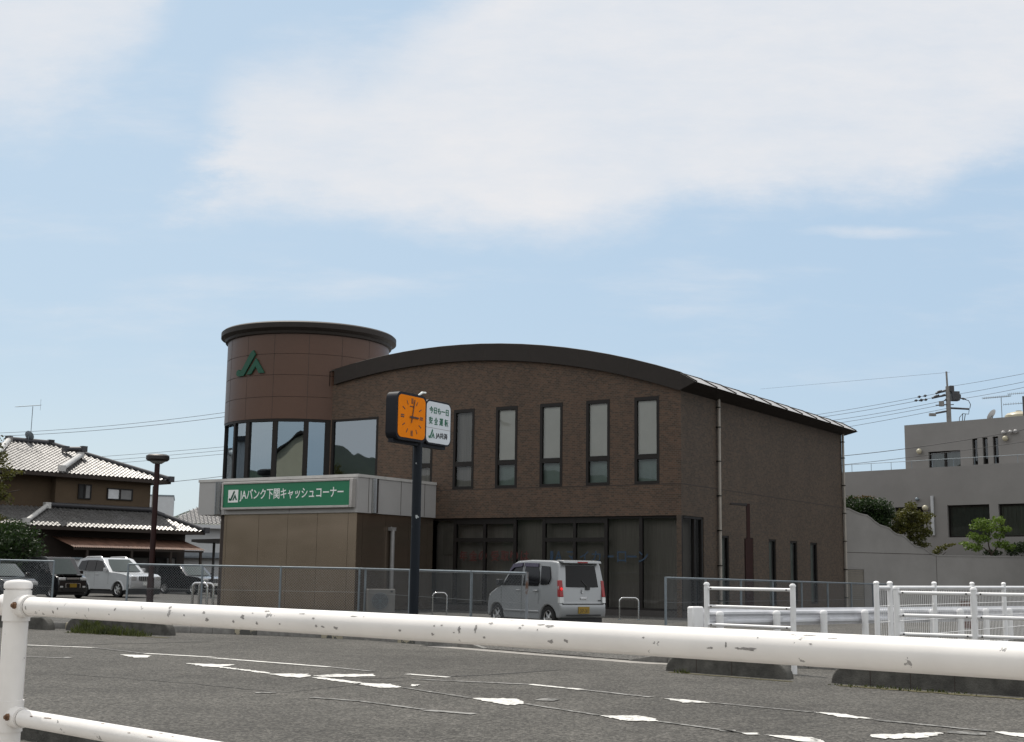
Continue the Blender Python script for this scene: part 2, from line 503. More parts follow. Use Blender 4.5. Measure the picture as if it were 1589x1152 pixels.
def steel_mat():
    mt, nt, N, Lk, b = nodes_of('bronze tinted stainless panel')
    tc = N.new('ShaderNodeTexCoord')
    n = vnoise(N, Lk, 0.5, 2, 0.4, (1.4, 1.4, 0.5), tc)
    r = ramp(N, Lk, n.outputs[0], [(0.3, (0.30, 0.235, 0.18)), (0.7, (0.345, 0.272, 0.212))])
    Lk.new(r.outputs[0], b.inputs['Base Color'])
    b.inputs['Metallic'].default_value = 0.85
    b.inputs['Roughness'].default_value = 0.24
    n2 = vnoise(N, Lk, 0.9, 1, 0.3, (0.55, 0.55, 1.3), tc)
    bp = N.new('ShaderNodeBump')
    bp.inputs['Strength'].default_value = 0.14
    bp.inputs['Distance'].default_value = 0.10
    Lk.new(n2.outputs[0], bp.inputs['Height'])
    Lk.new(bp.outputs[0], b.inputs['Normal'])
    return mt
M_steel = steel_mat()

# ------------------------------------------------------------------ mesh helpers
class MB:
    def __init__(self):
        self.v, self.f, self.m, self.s = [], [], [], []
    def add(self, vs, fs, mi=0, smooth=False):
        o = len(self.v)
        self.v += [tuple(p) for p in vs]
        for f in fs:
            self.f.append([i + o for i in f])
            self.m.append(mi)
            self.s.append(smooth)
        return self
    def quad(self, *pts, mi=0):
        return self.add(pts, [list(range(len(pts)))], mi)
    def box(self, x0, x1, y0, y1, z0, z1, mi=0, M=None):
        x0, x1 = min(x0, x1), max(x0, x1)
        y0, y1 = min(y0, y1), max(y0, y1)
        z0, z1 = min(z0, z1), max(z0, z1)
        vs = [(x0, y0, z0), (x1, y0, z0), (x1, y1, z0), (x0, y1, z0), (x0, y0, z1), (x1, y0, z1), (x1, y1, z1), (x0, y1, z1)]
        if M is not None:
            vs = [M @ Vector(p) for p in vs]
        return self.add(vs, [(3, 2, 1, 0), (4, 5, 6, 7), (0, 1, 5, 4), (1, 2, 6, 5), (2, 3, 7, 6), (3, 0, 4, 7)], mi)
    def path(self, pts, r, n=8, mi=0, caps=True, closed=False, smooth=True):
        pts = [Vector(p) for p in pts]
        k = len(pts)
        rr = r if isinstance(r, (list, tuple)) else [r] * k
        rings, prev = [], None
        for i, p in enumerate(pts):
            if closed:
                t = pts[(i + 1) % k] - pts[i - 1]
            else:
                t = pts[min(i + 1, k - 1)] - pts[max(i - 1, 0)]
            t.normalize()
            ref = prev if prev is not None else (Vector((0, 0, 1)) if abs(t.z) < 0.9 else Vector((1, 0, 0)))
            a = ref - t * ref.dot(t)
            if a.length < 1e-6:
                a = t.orthogonal()
            a.normalize()
            prev = a
            b = t.cross(a)
            rings.append([p + (a * math.cos(2 * math.pi * j / n) + b * math.sin(2 * math.pi * j / n)) * rr[i] for j in range(n)])
        vs = [q for rg in rings for q in rg]
        fs = []
        for i in range(k if closed else k - 1):
            i2 = (i + 1) % k
            for j in range(n):
                j2 = (j + 1) % n
                fs.append((i * n + j, i * n + j2, i2 * n + j2, i2 * n + j))
        self.add(vs, fs, mi, smooth)
        if caps and not closed:
            self.add(rings[0], [list(range(n))[::-1]], mi)
            self.add(rings[-1], [list(range(n))], mi)
        return self
    def lathe(self, prof, n=32, c=(0, 0), a0=0, a1=2 * math.pi, mi=0, M=None, smooth=True):
        full = abs(a1 - a0 - 2 * math.pi) < 1e-6
        cols = n if full else n + 1
        vs = []
        for j in range(cols):
            a = a0 + (a1 - a0) * j / n
            for r, z in prof:
                q = Vector((c[0] + r * math.cos(a), c[1] + r * math.sin(a), z))
                vs.append(M @ q if M is not None else q)
        k = len(prof)
        fs = []
        for j in range(n):
            j2 = (j + 1) % cols
            for i in range(k - 1):
                fs.append((j * k + i, j2 * k + i, j2 * k + i + 1, j * k + i + 1))
        return self.add(vs, fs, mi, smooth)
    def prism(self, poly, fa, fb, mi=0):
        """poly: 2-D points; fa / fb map a point to the two end faces"""
        k = len(poly)
        a = [fa(*p) for p in poly]
        b = [fb(*p) for p in poly]
        self.add(a + b, [list(range(k))[::-1], list(range(k, 2 * k))] + [(i, (i + 1) % k, (i + 1) % k + k, i + k) for i in range(k)], mi)
        return self
    def build(self, name, mat, parent=None, bevel=0, seg=2, angle=35, loc=None, weld=False):
        me = bpy.data.meshes.new(name)
        me.from_pydata(self.v, [], self.f)
        for mm in (mat if isinstance(mat, (list, tuple)) else [mat]):
            me.materials.append(mm)
        me.polygons.foreach_set('material_index', self.m)
        me.polygons.foreach_set('use_smooth', [bool(s) for s in self.s])
        if weld or bevel:
            bm = bmesh.new()
            bm.from_mesh(me)
            bmesh.ops.remove_doubles(bm, verts=bm.verts, dist=0.0005)
            bmesh.ops.recalc_face_normals(bm, faces=bm.faces)
            bm.to_mesh(me)
            bm.free()
        me.set_sharp_from_angle(angle=math.radians(40))
        me.update()
        o = bpy.data.objects.new(name, me)
        COL.objects.link(o)
        if parent is not None:
            o.parent = parent
        if loc is not None:
            o.location = loc
        if bevel:
            md = o.modifiers.new('bevel', 'BEVEL')
            md.width = bevel
            md.segments = seg
            md.limit_method = 'ANGLE'
            md.angle_limit = math.radians(angle)
            md.harden_normals = False
            for pl in me.polygons:
                pl.use_smooth = True
        return o

def tag(o, label=None, cat=None, group=None, kind=None):
    if label: o['label'] = label
    if cat: o['category'] = cat
    if group: o['group'] = group
    if kind: o['kind'] = kind
    return o
def thing(name, loc, rot, label, cat, group=None):
    o = bpy.data.objects.new(name, None)
    o.empty_display_size = 0.3
    COL.objects.link(o)
    o.location = loc
    o.rotation_euler = (0, 0, rot)
    return tag(o, label, cat, group)
def copy_tree(o, parent=None):
    c = o.copy()
    COL.objects.link(c)
    c.parent = parent
    for ch in list(o.children):
        copy_tree(ch, c)
    return c
def text(name, s, mat, parent, w, h, M, depth=0.006, bold=0.0):
    """lettering as a thin real mesh in the XZ plane of M, fitted to w x h"""
    cu = bpy.data.curves.new(name, 'FONT')
    cu.body = s
    cu.resolution_u = 3
    cu.extrude = 0.01
    cu.offset = bold
    ob = bpy.data.objects.new(name + '_src', cu)
    COL.objects.link(ob)
    dg = bpy.context.evaluated_depsgraph_get()
    dg.update()
    me = bpy.data.meshes.new_from_object(ob.evaluated_get(dg))
    bpy.data.objects.remove(ob)
    xs = [v.co.x for v in me.vertices] or [0, 1]
    ys = [v.co.y for v in me.vertices] or [0, 1]
    x0, x1, y0, y1 = min(xs), max(xs), min(ys), max(ys)
    for v in me.vertices:
        v.co = M @ Vector(((v.co.x - x0) / (x1 - x0) * w, -depth if v.co.z > 0 else 0.0, (v.co.y - y0) / (y1 - y0) * h))
    me.materials.clear()
    me.materials.append(mat)
    for p in me.polygons:
        p.material_index = 0
    o = bpy.data.objects.new(name, me)
    COL.objects.link(o)
    o.parent = parent
    return o
def TX(x, y, z):                              # translation for text on a face looking along -Y
    return Matrix.Translation((x, y, z))

EMB_J = [(198, 430), (230, 430), (303, 296), (289, 268), (272, 284), (222, 378), (206, 399), (190, 385), (174, 396), (172, 414), (182, 428)]
EMB_A = [(250, 425), (279, 425), (306, 375), (326, 421), (357, 421), (308, 322)]
def emblem(mb, x, y, z, w, depth=0.03, fn=None):
    """two-stroke emblem, w wide, lower left corner at x,z on a face looking along -Y"""
    s = w / 185.0
    for poly in (EMB_J, EMB_A):
        pl = [((px - 172) * s, (432 - py) * s) for px, py in poly]
        if fn is None:
            mb.prism(pl, lambda a, b: (x + a, y, z + b), lambda a, b: (x + a, y - depth, z + b))
        else:
            mb.prism(pl, lambda a, b: fn(a, b, 0), lambda a, b: fn(a, b, depth))
    return mb
def leaves(mb, blobs, n, size, flat=0.0, rnd=random):
    tot = sum(b[1][0] * b[1][1] * b[1][2] for b in blobs)
    for c, rad in blobs:
        k = max(8, int(n * rad[0] * rad[1] * rad[2] / tot))
        for _ in range(k):
            d = Vector((rnd.gauss(0, 1), rnd.gauss(0, 1), rnd.gauss(0, 1))).normalized()
            q = rnd.random() ** 0.45 * rnd.uniform(0.82, 1.12)
            p = Vector((c[0] + d.x * rad[0] * q, c[1] + d.y * rad[1] * q, c[2] + d.z * rad[2] * q))
            a = Vector((rnd.gauss(0, 1), rnd.gauss(0, 1), rnd.gauss(0, 1) * (1 - flat))).normalized()
            b = a.orthogonal().normalized()
            b = Matrix.Rotation(rnd.uniform(0, 6.28), 3, a) @ b
            s = size * rnd.uniform(0.6, 1.35)
            a = a * s
            b = b * s * 0.55
            mb.add([p - a, p + b, p + a, p - b], [(0, 1, 2, 3)])
    return mb
def sheet(name, pts, z, mat, kind='structure'):
    mb = MB()
    mb.quad(*[(p[0], p[1], z) for p in pts])
    o = mb.build(name, mat)
    o['kind'] = kind
    return o

# ================================================================== THE GROUND
ZL = -0.15
sheet('asphalt_lot', [(-1500, -1500), (1500, -1500), (1500, 4000), (-1500, 4000)], ZL, M_asph)
KD = azd(129.4)
_kpx = [(262, 981.5), (420, 986.8), (560, 993), (700, 1004), (1010, 1028.5), (1237, 1037), (1420, 1046)]
_K = [gnd(x, y, ZL) for x, y in _kpx]
_K = [_K[0] + (_K[0] - _K[1]).normalized() * 40] + _K + [_K[-1] + (_K[-1] - _K[-2]).normalized() * 40]
for _p in _K: _p.z = 0
_KS = [0.0]
for _a, _b in zip(_K, _K[1:]): _KS.append(_KS[-1] + (_b - _a).length)
def kp(s_, off=0.0, z=0.0):
    """point s metres along the kerb, off metres behind its face"""
    i = 0
    while i < len(_K) - 2 and s_ > _KS[i + 1]: i += 1
    t = (s_ - _KS[i]) / (_KS[i + 1] - _KS[i])
    p = _K[i].lerp(_K[i + 1], t)
    d = (_K[i + 1] - _K[i]).normalized()
    n = Vector((-d.y, d.x, 0))
    if n.y < 0: n = -n
    p = p + n * off
    return Vector((p.x, p.y, z))
RA0, RA1 = _KS[4] + .2, _KS[5] + .3                                 # dropped kerb of the driveway
KEND = _KS[-1] - .01
mb = MB()
front = [kp(0, .12)] + [kp(_KS[i], .12) for i in range(1, 4)] + [kp(RA0, .12), kp(RA0 + .8, 1.6), kp(RA1 - .8, 1.6), kp(RA1, .12), kp(_KS[6], .12), kp(_KS[7], .12), kp(KEND, .12)]
poly = front + [Vector((90, front[-1].y, 0)), Vector((90, 190, 0)), Vector((-90, 190, 0)), Vector((-90, front[0].y, 0))]
mb.add(poly, [list(range(len(poly)))])
mb.add([kp(RA0, .12), kp(RA0 + .8, .12, ZL + .012), kp(RA1 - .8, .12, ZL + .012), kp(RA1, .12), kp(RA1 - .8, 1.6), kp(RA0 + .8, 1.6)],
       [(0, 1, 5), (1, 2, 4, 5), (2, 3, 4)])
tag(mb.build('forecourt', M_asph2), kind='structure')
mb = MB()
for a, b in ((22, RA0), (RA1, KEND - 20)):
    s_ = a
    k = 0
    while s_ < b - 0.01:
        e = min(s_ + 0.6, b)
        h0 = 0.006
        mb.prism([(0, ZL - .05), (0.12, ZL - .05), (0.12, h0), (0.025, h0), (0, -0.03)],
                 lambda o, z, q=s_: kp(q + .004, o, z), lambda o, z, q=e: kp(q - .004, o, z), mi=1 if k % 4 == 1 and a < 30 else 0)
        s_ = e
        k += 1
for a, b in ((RA0, RA0 + .8), (RA1, RA1 - .8)):                      # sloping kerb ends
    A0, A1, B0, B1 = kp(a, 0), kp(a, .12), kp(b, 0), kp(b, .12)
    z = lambda p, q: (p.x, p.y, q)
    mb.add([z(A0, ZL), z(A1, ZL), z(A1, .005), z(A0, .005), z(B0, ZL), z(B1, ZL), z(B1, ZL + .02), z(B0, ZL + .02)],
           [(3, 2, 6, 7), (0, 3, 7, 4), (1, 5, 6, 2), (0, 1, 2, 3), (4, 7, 6, 5)])
tag(mb.build('kerb', [M_conc, M_kerbpaint]), kind='structure')
mb = MB()
n = 30
g0, g1 = _KS[4] - .3, _KS[5] + 1.0
for i in range(n):
    a, b = g0 + (g1 - g0) * i / n, g0 + (g1 - g0) * (i + 1) / n
    mb.quad(kp(a, -0.40, ZL + .004), kp(b, -0.40, ZL + .004), kp(b, -0.004, ZL + .004), kp(a, -0.004, ZL + .004))
tag(mb.build('gutter', M_strip), kind='structure')

# unseen pale pavement, added before the guard rail to bounce light onto it
_rp = at(22, 1000, 7.4); _rd = azd(132.2); _rn = Vector((-_rd.y, _rd.x, 0))
if _rn.y < 0: _rn = -_rn
_q = [_rp + _rd * a + _rn * b for a, b in ((-40, .22), (40, .22), (40, -7), (-40, -7))]
sheet('bounce_sidewalk', [(p.x, p.y) for p in _q], ZL + .004, P('pale bounce pavement', (.27, .257, .24), .9, var=.15, scale=2))

# painted markings, read off the photograph and laid on the lot
def g4(x, y): return gnd(x, y, ZL + .008)
mb, mo = MB(), MB()
rj = random.Random(17)
def ragged(pts, m, amp=.012):
    """a painted patch whose edge is frayed by wear"""
    out = []
    for a, b in zip(pts, pts[1:] + pts[:1]):
        k = max(1, min(60, int((b - a).length / .05)))
        for i in range(k):
            t = i / k
            out.append(a.lerp(b, t) + Vector((rj.gauss(0, amp), rj.gauss(0, amp * 2.2), 0)))
    c = sum((Vector(p) for p in pts), Vector()) / len(pts)
    m.add(out, [list(range(len(out)))])
def line_px(x0, y0, x1, y1, w, m):
    a, b = g4(x0, y0), g4(x1, y1)
    d = (b - a).normalized()
    n = Vector((-d.y, d.x, 0)) * w * 0.5
    L = (b - a).length
    k = max(1, int(L / .12))
    wob = [rj.gauss(0, .10) for _ in range(2 * k + 2)]
    for i in range(k):
        p, q = a.lerp(b, i / k), a.lerp(b, (i + 1) / k)
        m.quad(p - n * (1 + wob[2 * i]), q - n * (1 + wob[2 * i + 2]), q + n * (1 + wob[2 * i + 3]), p + n * (1 + wob[2 * i + 1]))
for x0, y0, x1, y1 in ((40, 1001, 145, 1005), (225, 1014, 330, 1020), (330, 1021, 511, 1035), (632, 1046, 696, 1051), (822, 1062, 902, 1070)):
    line_px(x0, y0, x1, y1, 0.13, mb)
for q in ([(1028, 1084), (1062, 1085), (1103, 1090.5), (1060, 1090)], [(1261, 1104.5), (1300, 1107), (1359, 1116), (1305, 1113)],
          [(1542, 1134.5), (1600, 1139), (1600, 1146), (1552, 1138.5)], [(186, 1015.6), (235, 1017.2), (229, 1020.4), (208, 1020.6)],
          [(288, 1029.5), (366, 1031.5), (340, 1035.2), (318, 1034.4)], [(338, 1035.5), (346, 1034.9), (420, 1043.5), (414, 1045.2)],
          [(415, 1045.2), (478, 1045.8), (482, 1049.5), (466, 1051.5), (444, 1050.4)],
          [(482, 1051.6), (498, 1051.0), (566, 1059.8), (556, 1061.6)], [(486, 1048.6), (520, 1046.2), (578, 1046.0), (582, 1049.2), (540, 1050.4), (500, 1050.8)],
          [(545, 1059.6), (606, 1061.5), (628, 1067), (585, 1067)], [(637, 1062.5), (651, 1062.5), (648, 1064.8), (638, 1064.8)],
          [(729, 1083.5), (800, 1084.2), (812, 1089), (814, 1092.5), (787, 1094.2), (768, 1091)],
          [(931, 1110.2), (990, 1110.6), (1012, 1114), (1021, 1119.5), (972, 1118.6)],
          [(1154, 1137.5), (1176, 1137.4), (1176, 1140), (1158, 1140)], [(1183, 1140), (1240, 1142), (1268, 1146), (1284, 1153), (1240, 1150)],
          [(1349, 1139.5), (1400, 1138.2), (1467, 1136.6), (1452, 1141.5), (1440, 1144), (1372, 1146.4), (1352, 1143.8)]):
    ragged([g4(*p) for p in q], mb)
for q in ((640, 1054, 822, 1062, .1), (902, 1070, 1012, 1082, .1), (1358, 1117, 1537, 1134.5, .1), (396, 1075, 428, 1074.5, .12), (483, 1082, 560, 1088, .1),
          (560, 1088, 660, 1101, .08), (660, 1102, 736, 1108, .13), (836, 1085, 864, 1086.5, .3), (1116, 1133.5, 1142, 1134, .14), (100, 1019.5, 108, 1021, .1),
          (627, 1067, 730, 1083, .08), (814, 1092, 931, 1110, .07), (1021, 1119, 1154, 1137, .07), (145, 1005, 225, 1014, .08), (511, 1035, 580, 1042, .1),
          (40, 1019, 108, 1021.5, .08), (1102, 1090, 1261, 1105, .06), (1470, 1136, 1530, 1139, .2)):
    line_px(*q, mo)
tag(mb.build('road_markings', M_line), kind='structure')
tag(mo.build('faded_markings', M_line_old), kind='structure')
ms = MB()
def crack(pts, w):
    rnd = random.Random(len(pts) * 7 + int(pts[0][0]))
    P2 = []
    for (x0, y0), (x1, y1) in zip(pts, pts[1:]):
        for i in range(12):
            t = i / 12
            P2.append(gnd(x0 + (x1 - x0) * t, y0 + (y1 - y0) * t, ZL + .004) + Vector((rnd.uniform(-.03, .03), rnd.uniform(-.05, .05), 0)))
    for a, b in zip(P2, P2[1:]):
        d = (b - a)
        n = Vector((-d.y, d.x, 0)).normalized() * w * rnd.uniform(.25, .6)
        ms.quad(a - n, b - n, b + n, a + n)
crack([(40, 1003), (200, 999), (338, 995.5)], .10)
crack([(690, 1050), (760, 1047), (875, 1039)], .09)
crack([(560, 1053), (640, 1051.5)], .05)
crack([(100, 1046), (300, 1061), (440, 1075)], .03)
crack([(440, 1075), (520, 1066), (700, 1050)], .025)
crack([(610, 1001), (800, 1012), (960, 1025)], .035)
tag(ms.build('road_seams', M_seam), kind='structure')

# ================================================================== THE BANK
BC = gnd(1058.5, 959)
BC.z = 0
BROT = math.radians(-33)
bank = thing('bank_building', BC, BROT, 'brown brick two storey bank with a curved roof and round corner tower', 'building')
def arc(d):                                   # top of the vault at d metres left of the corner
    R = 29.3
    return 9.74 + math.sqrt(R * R - (d - 9.8) ** 2) - R
FH = 0.60
WINC = [1.265 + 1.885 * i for i in range(6)]
openings = [(-c - .465, -c + .465, 4.38, 7.33) for c in WINC] + [(-15.2, -12.85, 4.2, 7.27)]
mb = MB()
xs = sorted({-15.3, 0.0} | {o[0] for o in openings} | {o[1] for o in openings})
fine = []
for a, b in zip(xs, xs[1:]):
    k = max(1, int((b - a) / 0.5))
    for i in range(k):
        fine.append((a + (b - a) * i / k, a + (b - a) * (i + 1) / k))
for a, b in fine:
    mid = (a + b) / 2
    op = [o for o in openings if o[0] < mid < o[1]]
    ta, tb = arc(-a) - FH + .02, arc(-b) - FH + .02
    z0 = 3.32
    if op:
        z1, z2 = op[0][2], op[0][3]
        mb.quad((a, 0, z0), (b, 0, z0), (b, 0, z1), (a, 0, z1))
        mb.quad((a, 0, z2), (b, 0, z2), (b, 0, tb), (a, 0, ta))
    else:
        mb.quad((a, 0, z0), (b, 0, z0), (b, 0, tb), (a, 0, ta))
for x0, x1, z0, z1 in openings:
    mb.quad((x0, 0, z0), (x0, .2, z0), (x0, .2, z1), (x0, 0, z1))
    mb.quad((x1, 0, z0), (x1, 0, z1), (x1, .2, z1), (x1, .2, z0))
    mb.quad((x0, 0, z0), (x1, 0, z0), (x1, .2, z0), (x0, .2, z0))
    mb.quad((x0, 0, z1), (x0, .2, z1), (x1, .2, z1), (x1, 0, z1))
mb.quad((-10.35, 0, 3.32), (-10.35, .35, 3.32), (-.3, .35, 3.32), (0, 0, 3.32))
mb.quad((-15.3, 0, 0), (-10.35, 0, 0), (-10.35, 0, 3.32), (-15.3, 0, 3.32))
mb.quad((-10.35, 0, 0), (-10.35, .35, 0), (-10.35, .35, 3.32), (-10.35, 0, 3.32))
mb.quad((-19.6, 16.2, 0), (0, 16.2, 0), (0, 16.2, 7.5), (-19.6, 16.2, 7.5))
mb.add([(-19.6 + 19.6 * i / 20, 16.2, z) for i in range(21) for z in (7.5, arc(19.6 - 19.6 * i / 20) - .1)],
       [(2 * i, 2 * i + 2, 2 * i + 3, 2 * i + 1) for i in range(20)])
mb.quad((-19.6, 3.5, 0), (-19.6, 3.5, 7.9), (-19.6, 16.2, 7.9), (-19.6, 16.2, 0))
mb.build('front_wall', M_brick, bank)
# long side wall with slit windows
slits = [(3.5, .70), (5.71, .72), (7.93, .72), (10.16, .76), (12.42, .8)]
mb = MB()
ops = [(0, 1.74, 0, 3.32)] + [(c - w / 2, c + w / 2, .3, 2.76) for c, w in slits]
ys = sorted({0, 16.2} | {o[0] for o in ops} | {o[1] for o in ops})
for a, b in zip(ys, ys[1:]):
    op = [o for o in ops if o[0] < (a + b) / 2 < o[1]]
    if op:
        z1, z2 = op[0][2], op[0][3]
        if z1 > 0:
            mb.quad((0, a, 0), (0, b, 0), (0, b, z1), (0, a, z1))
        mb.quad((0, a, z2), (0, b, z2), (0, b, 7.62), (0, a, 7.62))
    else:
        mb.quad((0, a, 0), (0, b, 0), (0, b, 7.62), (0, a, 7.62))
for y0, y1, z0, z1 in ops:
    dx = -.18
    mb.quad((0, y0, z0), (0, y0, z1), (dx, y0, z1), (dx, y0, z0))
    mb.quad((0, y1, z0), (dx, y1, z0), (dx, y1, z1), (0, y1, z1))
    mb.quad((0, y0, z1), (0, y1, z1), (dx, y1, z1), (dx, y0, z1))
    mb.quad((0, y0, z0), (dx, y0, z0), (dx, y1, z0), (0, y1, z0))
mb.build('side_wall', M_brick2, bank)
mb = MB()
mb.box(-10.35, .004, -.004, .0, 4.345, 4.372)
mb.box(.0, .004, 0, 16.2, 4.345, 4.372)
mb.build('string_course', M_joint, bank)
# curved roof
mb = MB()
NX = 48
X0, X1 = -20.1, 0.62
EZ = 7.70
Y0, Y1 = -0.14, 16.55
RX = [X0 + (0.04 - X0) * i / NX for i in range(NX + 1)] + [X1]
def rz(x):
    return arc(-x) if x <= .05 else EZ
for a, b in zip(RX, RX[1:]):
    za, zb = rz(a), rz(b)
    mb.add([(a, Y0, za), (b, Y0, zb), (b, Y1, zb), (a, Y1, za)], [(0, 1, 2, 3)], 1, True)
    if -15.3 <= a:
        wa, wb = min(a, 0), min(b, 0)
        fa, fb = arc(-wa) - FH, arc(-wb) - FH
        mb.quad((wa, Y0, fa), (wb, Y0, fb), (b, Y0, zb), (a, Y0, za), mi=0)
        if b <= 0.001:
            mb.quad((a, Y0, fa), (a, .05, fa), (b, .05, fb), (b, Y0, fb), mi=0)
    mb.quad((a, Y1, za - .5), (a, Y1, za), (b, Y1, zb), (b, Y1, zb - (.5 if b < .1 else .02)), mi=0)
mb.quad((0, Y0, arc(0) - FH), (X1, Y0, EZ), (X1, Y1, EZ), (0, Y1, arc(0) - FH + .08), mi=0)
mb.quad((-15.3, Y0, arc(15.3) - FH), (-15.3, Y0, arc(15.3)), (-15.3, 1.2, arc(15.3)), (-15.3, 1.2, arc(15.3) - FH), mi=0)
roof = mb.build('roof', [M_fascia, M_roofmetal], bank)
mb = MB()
for k in range(11):
    y = Y0 + .06 + k * 1.64
    mb.path([(X1 + .02, y, EZ + .015)] + [(x, y, arc(-x) + .02) for x in [.04 - i * .9 for i in range(18)]], .022, 6)
mb.build('standing_seam', M_fascia, roof)
for d in (-.08, 1.9, 3.9, 5.9, 7.9, 9.9, 11.9, 13.9):
    mb = MB()
    mb.box(-d - .006, -d + .006, Y0 - .003, Y0, arc(d) - FH + .01, arc(d) - .01)
    mb.build('fascia_joint', M_joint, roof)
# upper windows
def upper_window(c, blind):
    x0, x1, z0, z1 = -c - .465, -c + .465, 4.38, 7.33
    f = MB()
    b = .095
    zt = 5.30
    f.box(x0, x0 + b, -.012, .1, z0, z1); f.box(x1 - b, x1, -.012, .1, z0, z1)
    f.box(x0 + b, x1 - b, -.010, .1, z0, z0 + b); f.box(x0 + b, x1 - b, -.010, .1, z1 - b * 1.3, z1)
    f.box(x0 + b, x1 - b, -.002, .1, zt - .085, zt + .085)
    w = f.build('window', M_frame, bank)
    p = MB()
    p.quad((x0 + b, .05, zt + .085), (x1 - b, .05, zt + .085), (x1 - b, .05, z1 - b), (x0 + b, .05, z1 - b))
    p.quad((x0 + b, .06, z0 + b), (x1 - b, .06, z0 + b), (x1 - b, .06, zt - .085), (x0 + b, .06, zt - .085))
    p.build('pane', M_glass, w)
    q = MB()
    if blind:
        q.quad((x0 + .06, .10, zt - .05), (x1 - .06, .10, zt - .05), (x1 - .06, .10, z1), (x0 + .06, .10, z1))
        q.box(x0 + .06, x1 - .06, .09, .12, zt - .03, zt + .0)
        q.quad((x0, .19, z0), (x1, .19, z0), (x1, .19, zt), (x0, .19, zt), mi=1)
        q.build('blind', [M_blind, M_blind_d], w)
    else:
        q.quad((x0, .19, z0), (x1, .19, z0), (x1, .19, z1), (x0, .19, z1), mi=0)  # no blind here: a charcoal sheet stands for the dark room
        q.build('blind', [M_screen], w)
for i, c in enumerate(WINC):
    upper_window(c, i < 4)
# tinted window beside the tower
f = MB()
f.box(-15.2, -15.1, -.01, .1, 4.2, 7.27); f.box(-12.95, -12.85, -.01, .1, 4.2, 7.27); f.box(-15.1, -12.95, -.008, .1, 7.19, 7.27); f.box(-15.1, -12.95, -.008, .1, 4.2, 4.28)
w = f.build('window', M_frame, bank)
p = MB(); p.quad((-15.1, .05, 4.28), (-12.95, .05, 4.28), (-12.95, .05, 7.19), (-15.1, .05, 7.19)); p.build('pane', M_glass_f, w)
# shopfront
f = MB()
YG = .14
mull = [10.3, 9.19, 6.57, 5.36, 2.88, 1.55]
for d in mull:
    f.box(-d - .06, -d + .06, YG - .05, YG + .08, .2, 3.32)
f.box(-10.3, -.02, YG - .04, YG + .08, 3.24, 3.32)
f.box(-10.3, -.02, YG - .04, YG + .08, .2, .27)
for a, b in ((9.19, 6.57), (5.36, 2.88)):
    f.box(-a, -b, YG - .045, YG + .08, 2.46, 2.60)
    mid = -(a + b) / 2
    f.box(mid - .055, mid + .055, YG - .046, YG + .08, .27, 3.24)
    f.box(-a + .06, -b - .06, YG - .042, YG + .08, 3.10, 3.24)
f.box(-.10, -.005, .005, .10, .2, 3.32)
f.box(-.14, -.02, 1.60, 1.72, .2, 3.32)
f.box(-.14, -.02, 1.02, 1.10, .2, 3.24)
f.box(-.14, -.02, .1, 1.72, 3.24, 3.32)
sf = f.build('shopfront', M_frame, bank)
p = MB()
p.quad((-10.3, YG, .27), (-.1, YG, .27), (-.1, YG, 3.24), (-10.3, YG, 3.24))
p.quad((-.08, .1, .27), (-.08, 1.66, .27), (-.08, 1.66, 3.24), (-.08, .1, 3.24))
p.build('pane', M_glass_g, sf)
q = MB()
q.quad((-10.3, .5, .2), (-.5, .5, .2), (-.5, .5, 3.3), (-10.3, .5, 3.3))
q.quad((-.5, .5, .2), (-.5, 2.2, .2), (-.5, 2.2, 3.3), (-.5, .5, 3.3))
q.quad((-9.95, .42, 2.0), (-9.3, .42, 2.0), (-9.3, .42, 3.1), (-9.95, .42, 3.1), mi=1)
q.build('screen', [M_screen, P('posters seen through glass', (0.17, 0.16, 0.145), 0.9, var=.2)], sf)
mb = MB()
mb.box(-10.35, 0.0, .02, .3, 0, .2)
mb.box(-.3, -.01, .3, 1.74, 0, .2)
mb.build('plinth', M_plinth, bank)
mb = MB()
mb.quad((-15.3, .7, 3.5), (-.3, .7, 3.5), (-.3, .7, 7.35), (-15.3, .7, 7.35))
mb.quad((-.7, .7, 0), (-.7, 16, 0), (-.7, 16, 7.4), (-.7, .7, 7.4))
mb.quad((-15.3, .0, 3.42), (-.1, .0 + .2, 3.42), (-.1, 16, 3.42), (-15.3, 16, 3.42))
mb.build('interior', M_inside, bank)
# lettering on the shopfront glass
red = '年金の受取りは'
for i, ch in enumerate(red):
    d = [8.98, 8.55, 8.13, 7.60, 7.17, 6.78, 6.33][i]
    text('lettering', ch, M_redtxt, sf, .34, .36, TX(-d, YG - .004, 1.78), bold=.010)
for i, ch in enumerate('JAマイカーローン'):
    d, w = [(5.25, .26), (4.92, .30), (4.42, .36), (3.92, .34), (3.46, .36), (2.98, .38), (2.46, .34), (2.08, .36), (1.62, .36)][i + (1 if i > 9 else 0)]
    h = .36 if ch != 'ー' else .07
    text('lettering', ch, M_bluetxt, sf, w, h, TX(-d, YG - .004 - (.08 if abs(d - 1.55) < .3 else 0), 1.78 + (.15 if ch == 'ー' else 0)), bold=.010)
# slit windows in the long side
for c, wd in slits:
    f = MB()
    y0, y1 = c - wd / 2, c + wd / 2
    f.box(-.12, -.02, y0, y0 + .07, .3, 2.76); f.box(-.12, -.02, y1 - .07, y1, .3, 2.76)
    f.box(-.12, -.022, y0 + .07, y1 - .07, 2.69, 2.76); f.box(-.12, -.022, y0 + .07, y1 - .07, .3, .37)
    w = f.build('slit_window', M_frame, bank)
    p = MB(); p.quad((-.07, y0 + .07, .37), (-.07, y1 - .07, .37), (-.07, y1 - .07, 2.69), (-.07, y0 + .07, 2.69)); p.build('pane', M_glass_g, w)
    p = MB(); p.quad((-.17, y0, .3), (-.17, y1, .3), (-.17, y1, 2.76), (-.17, y0, 2.76)); p.build('blind', M_blind_d, w)
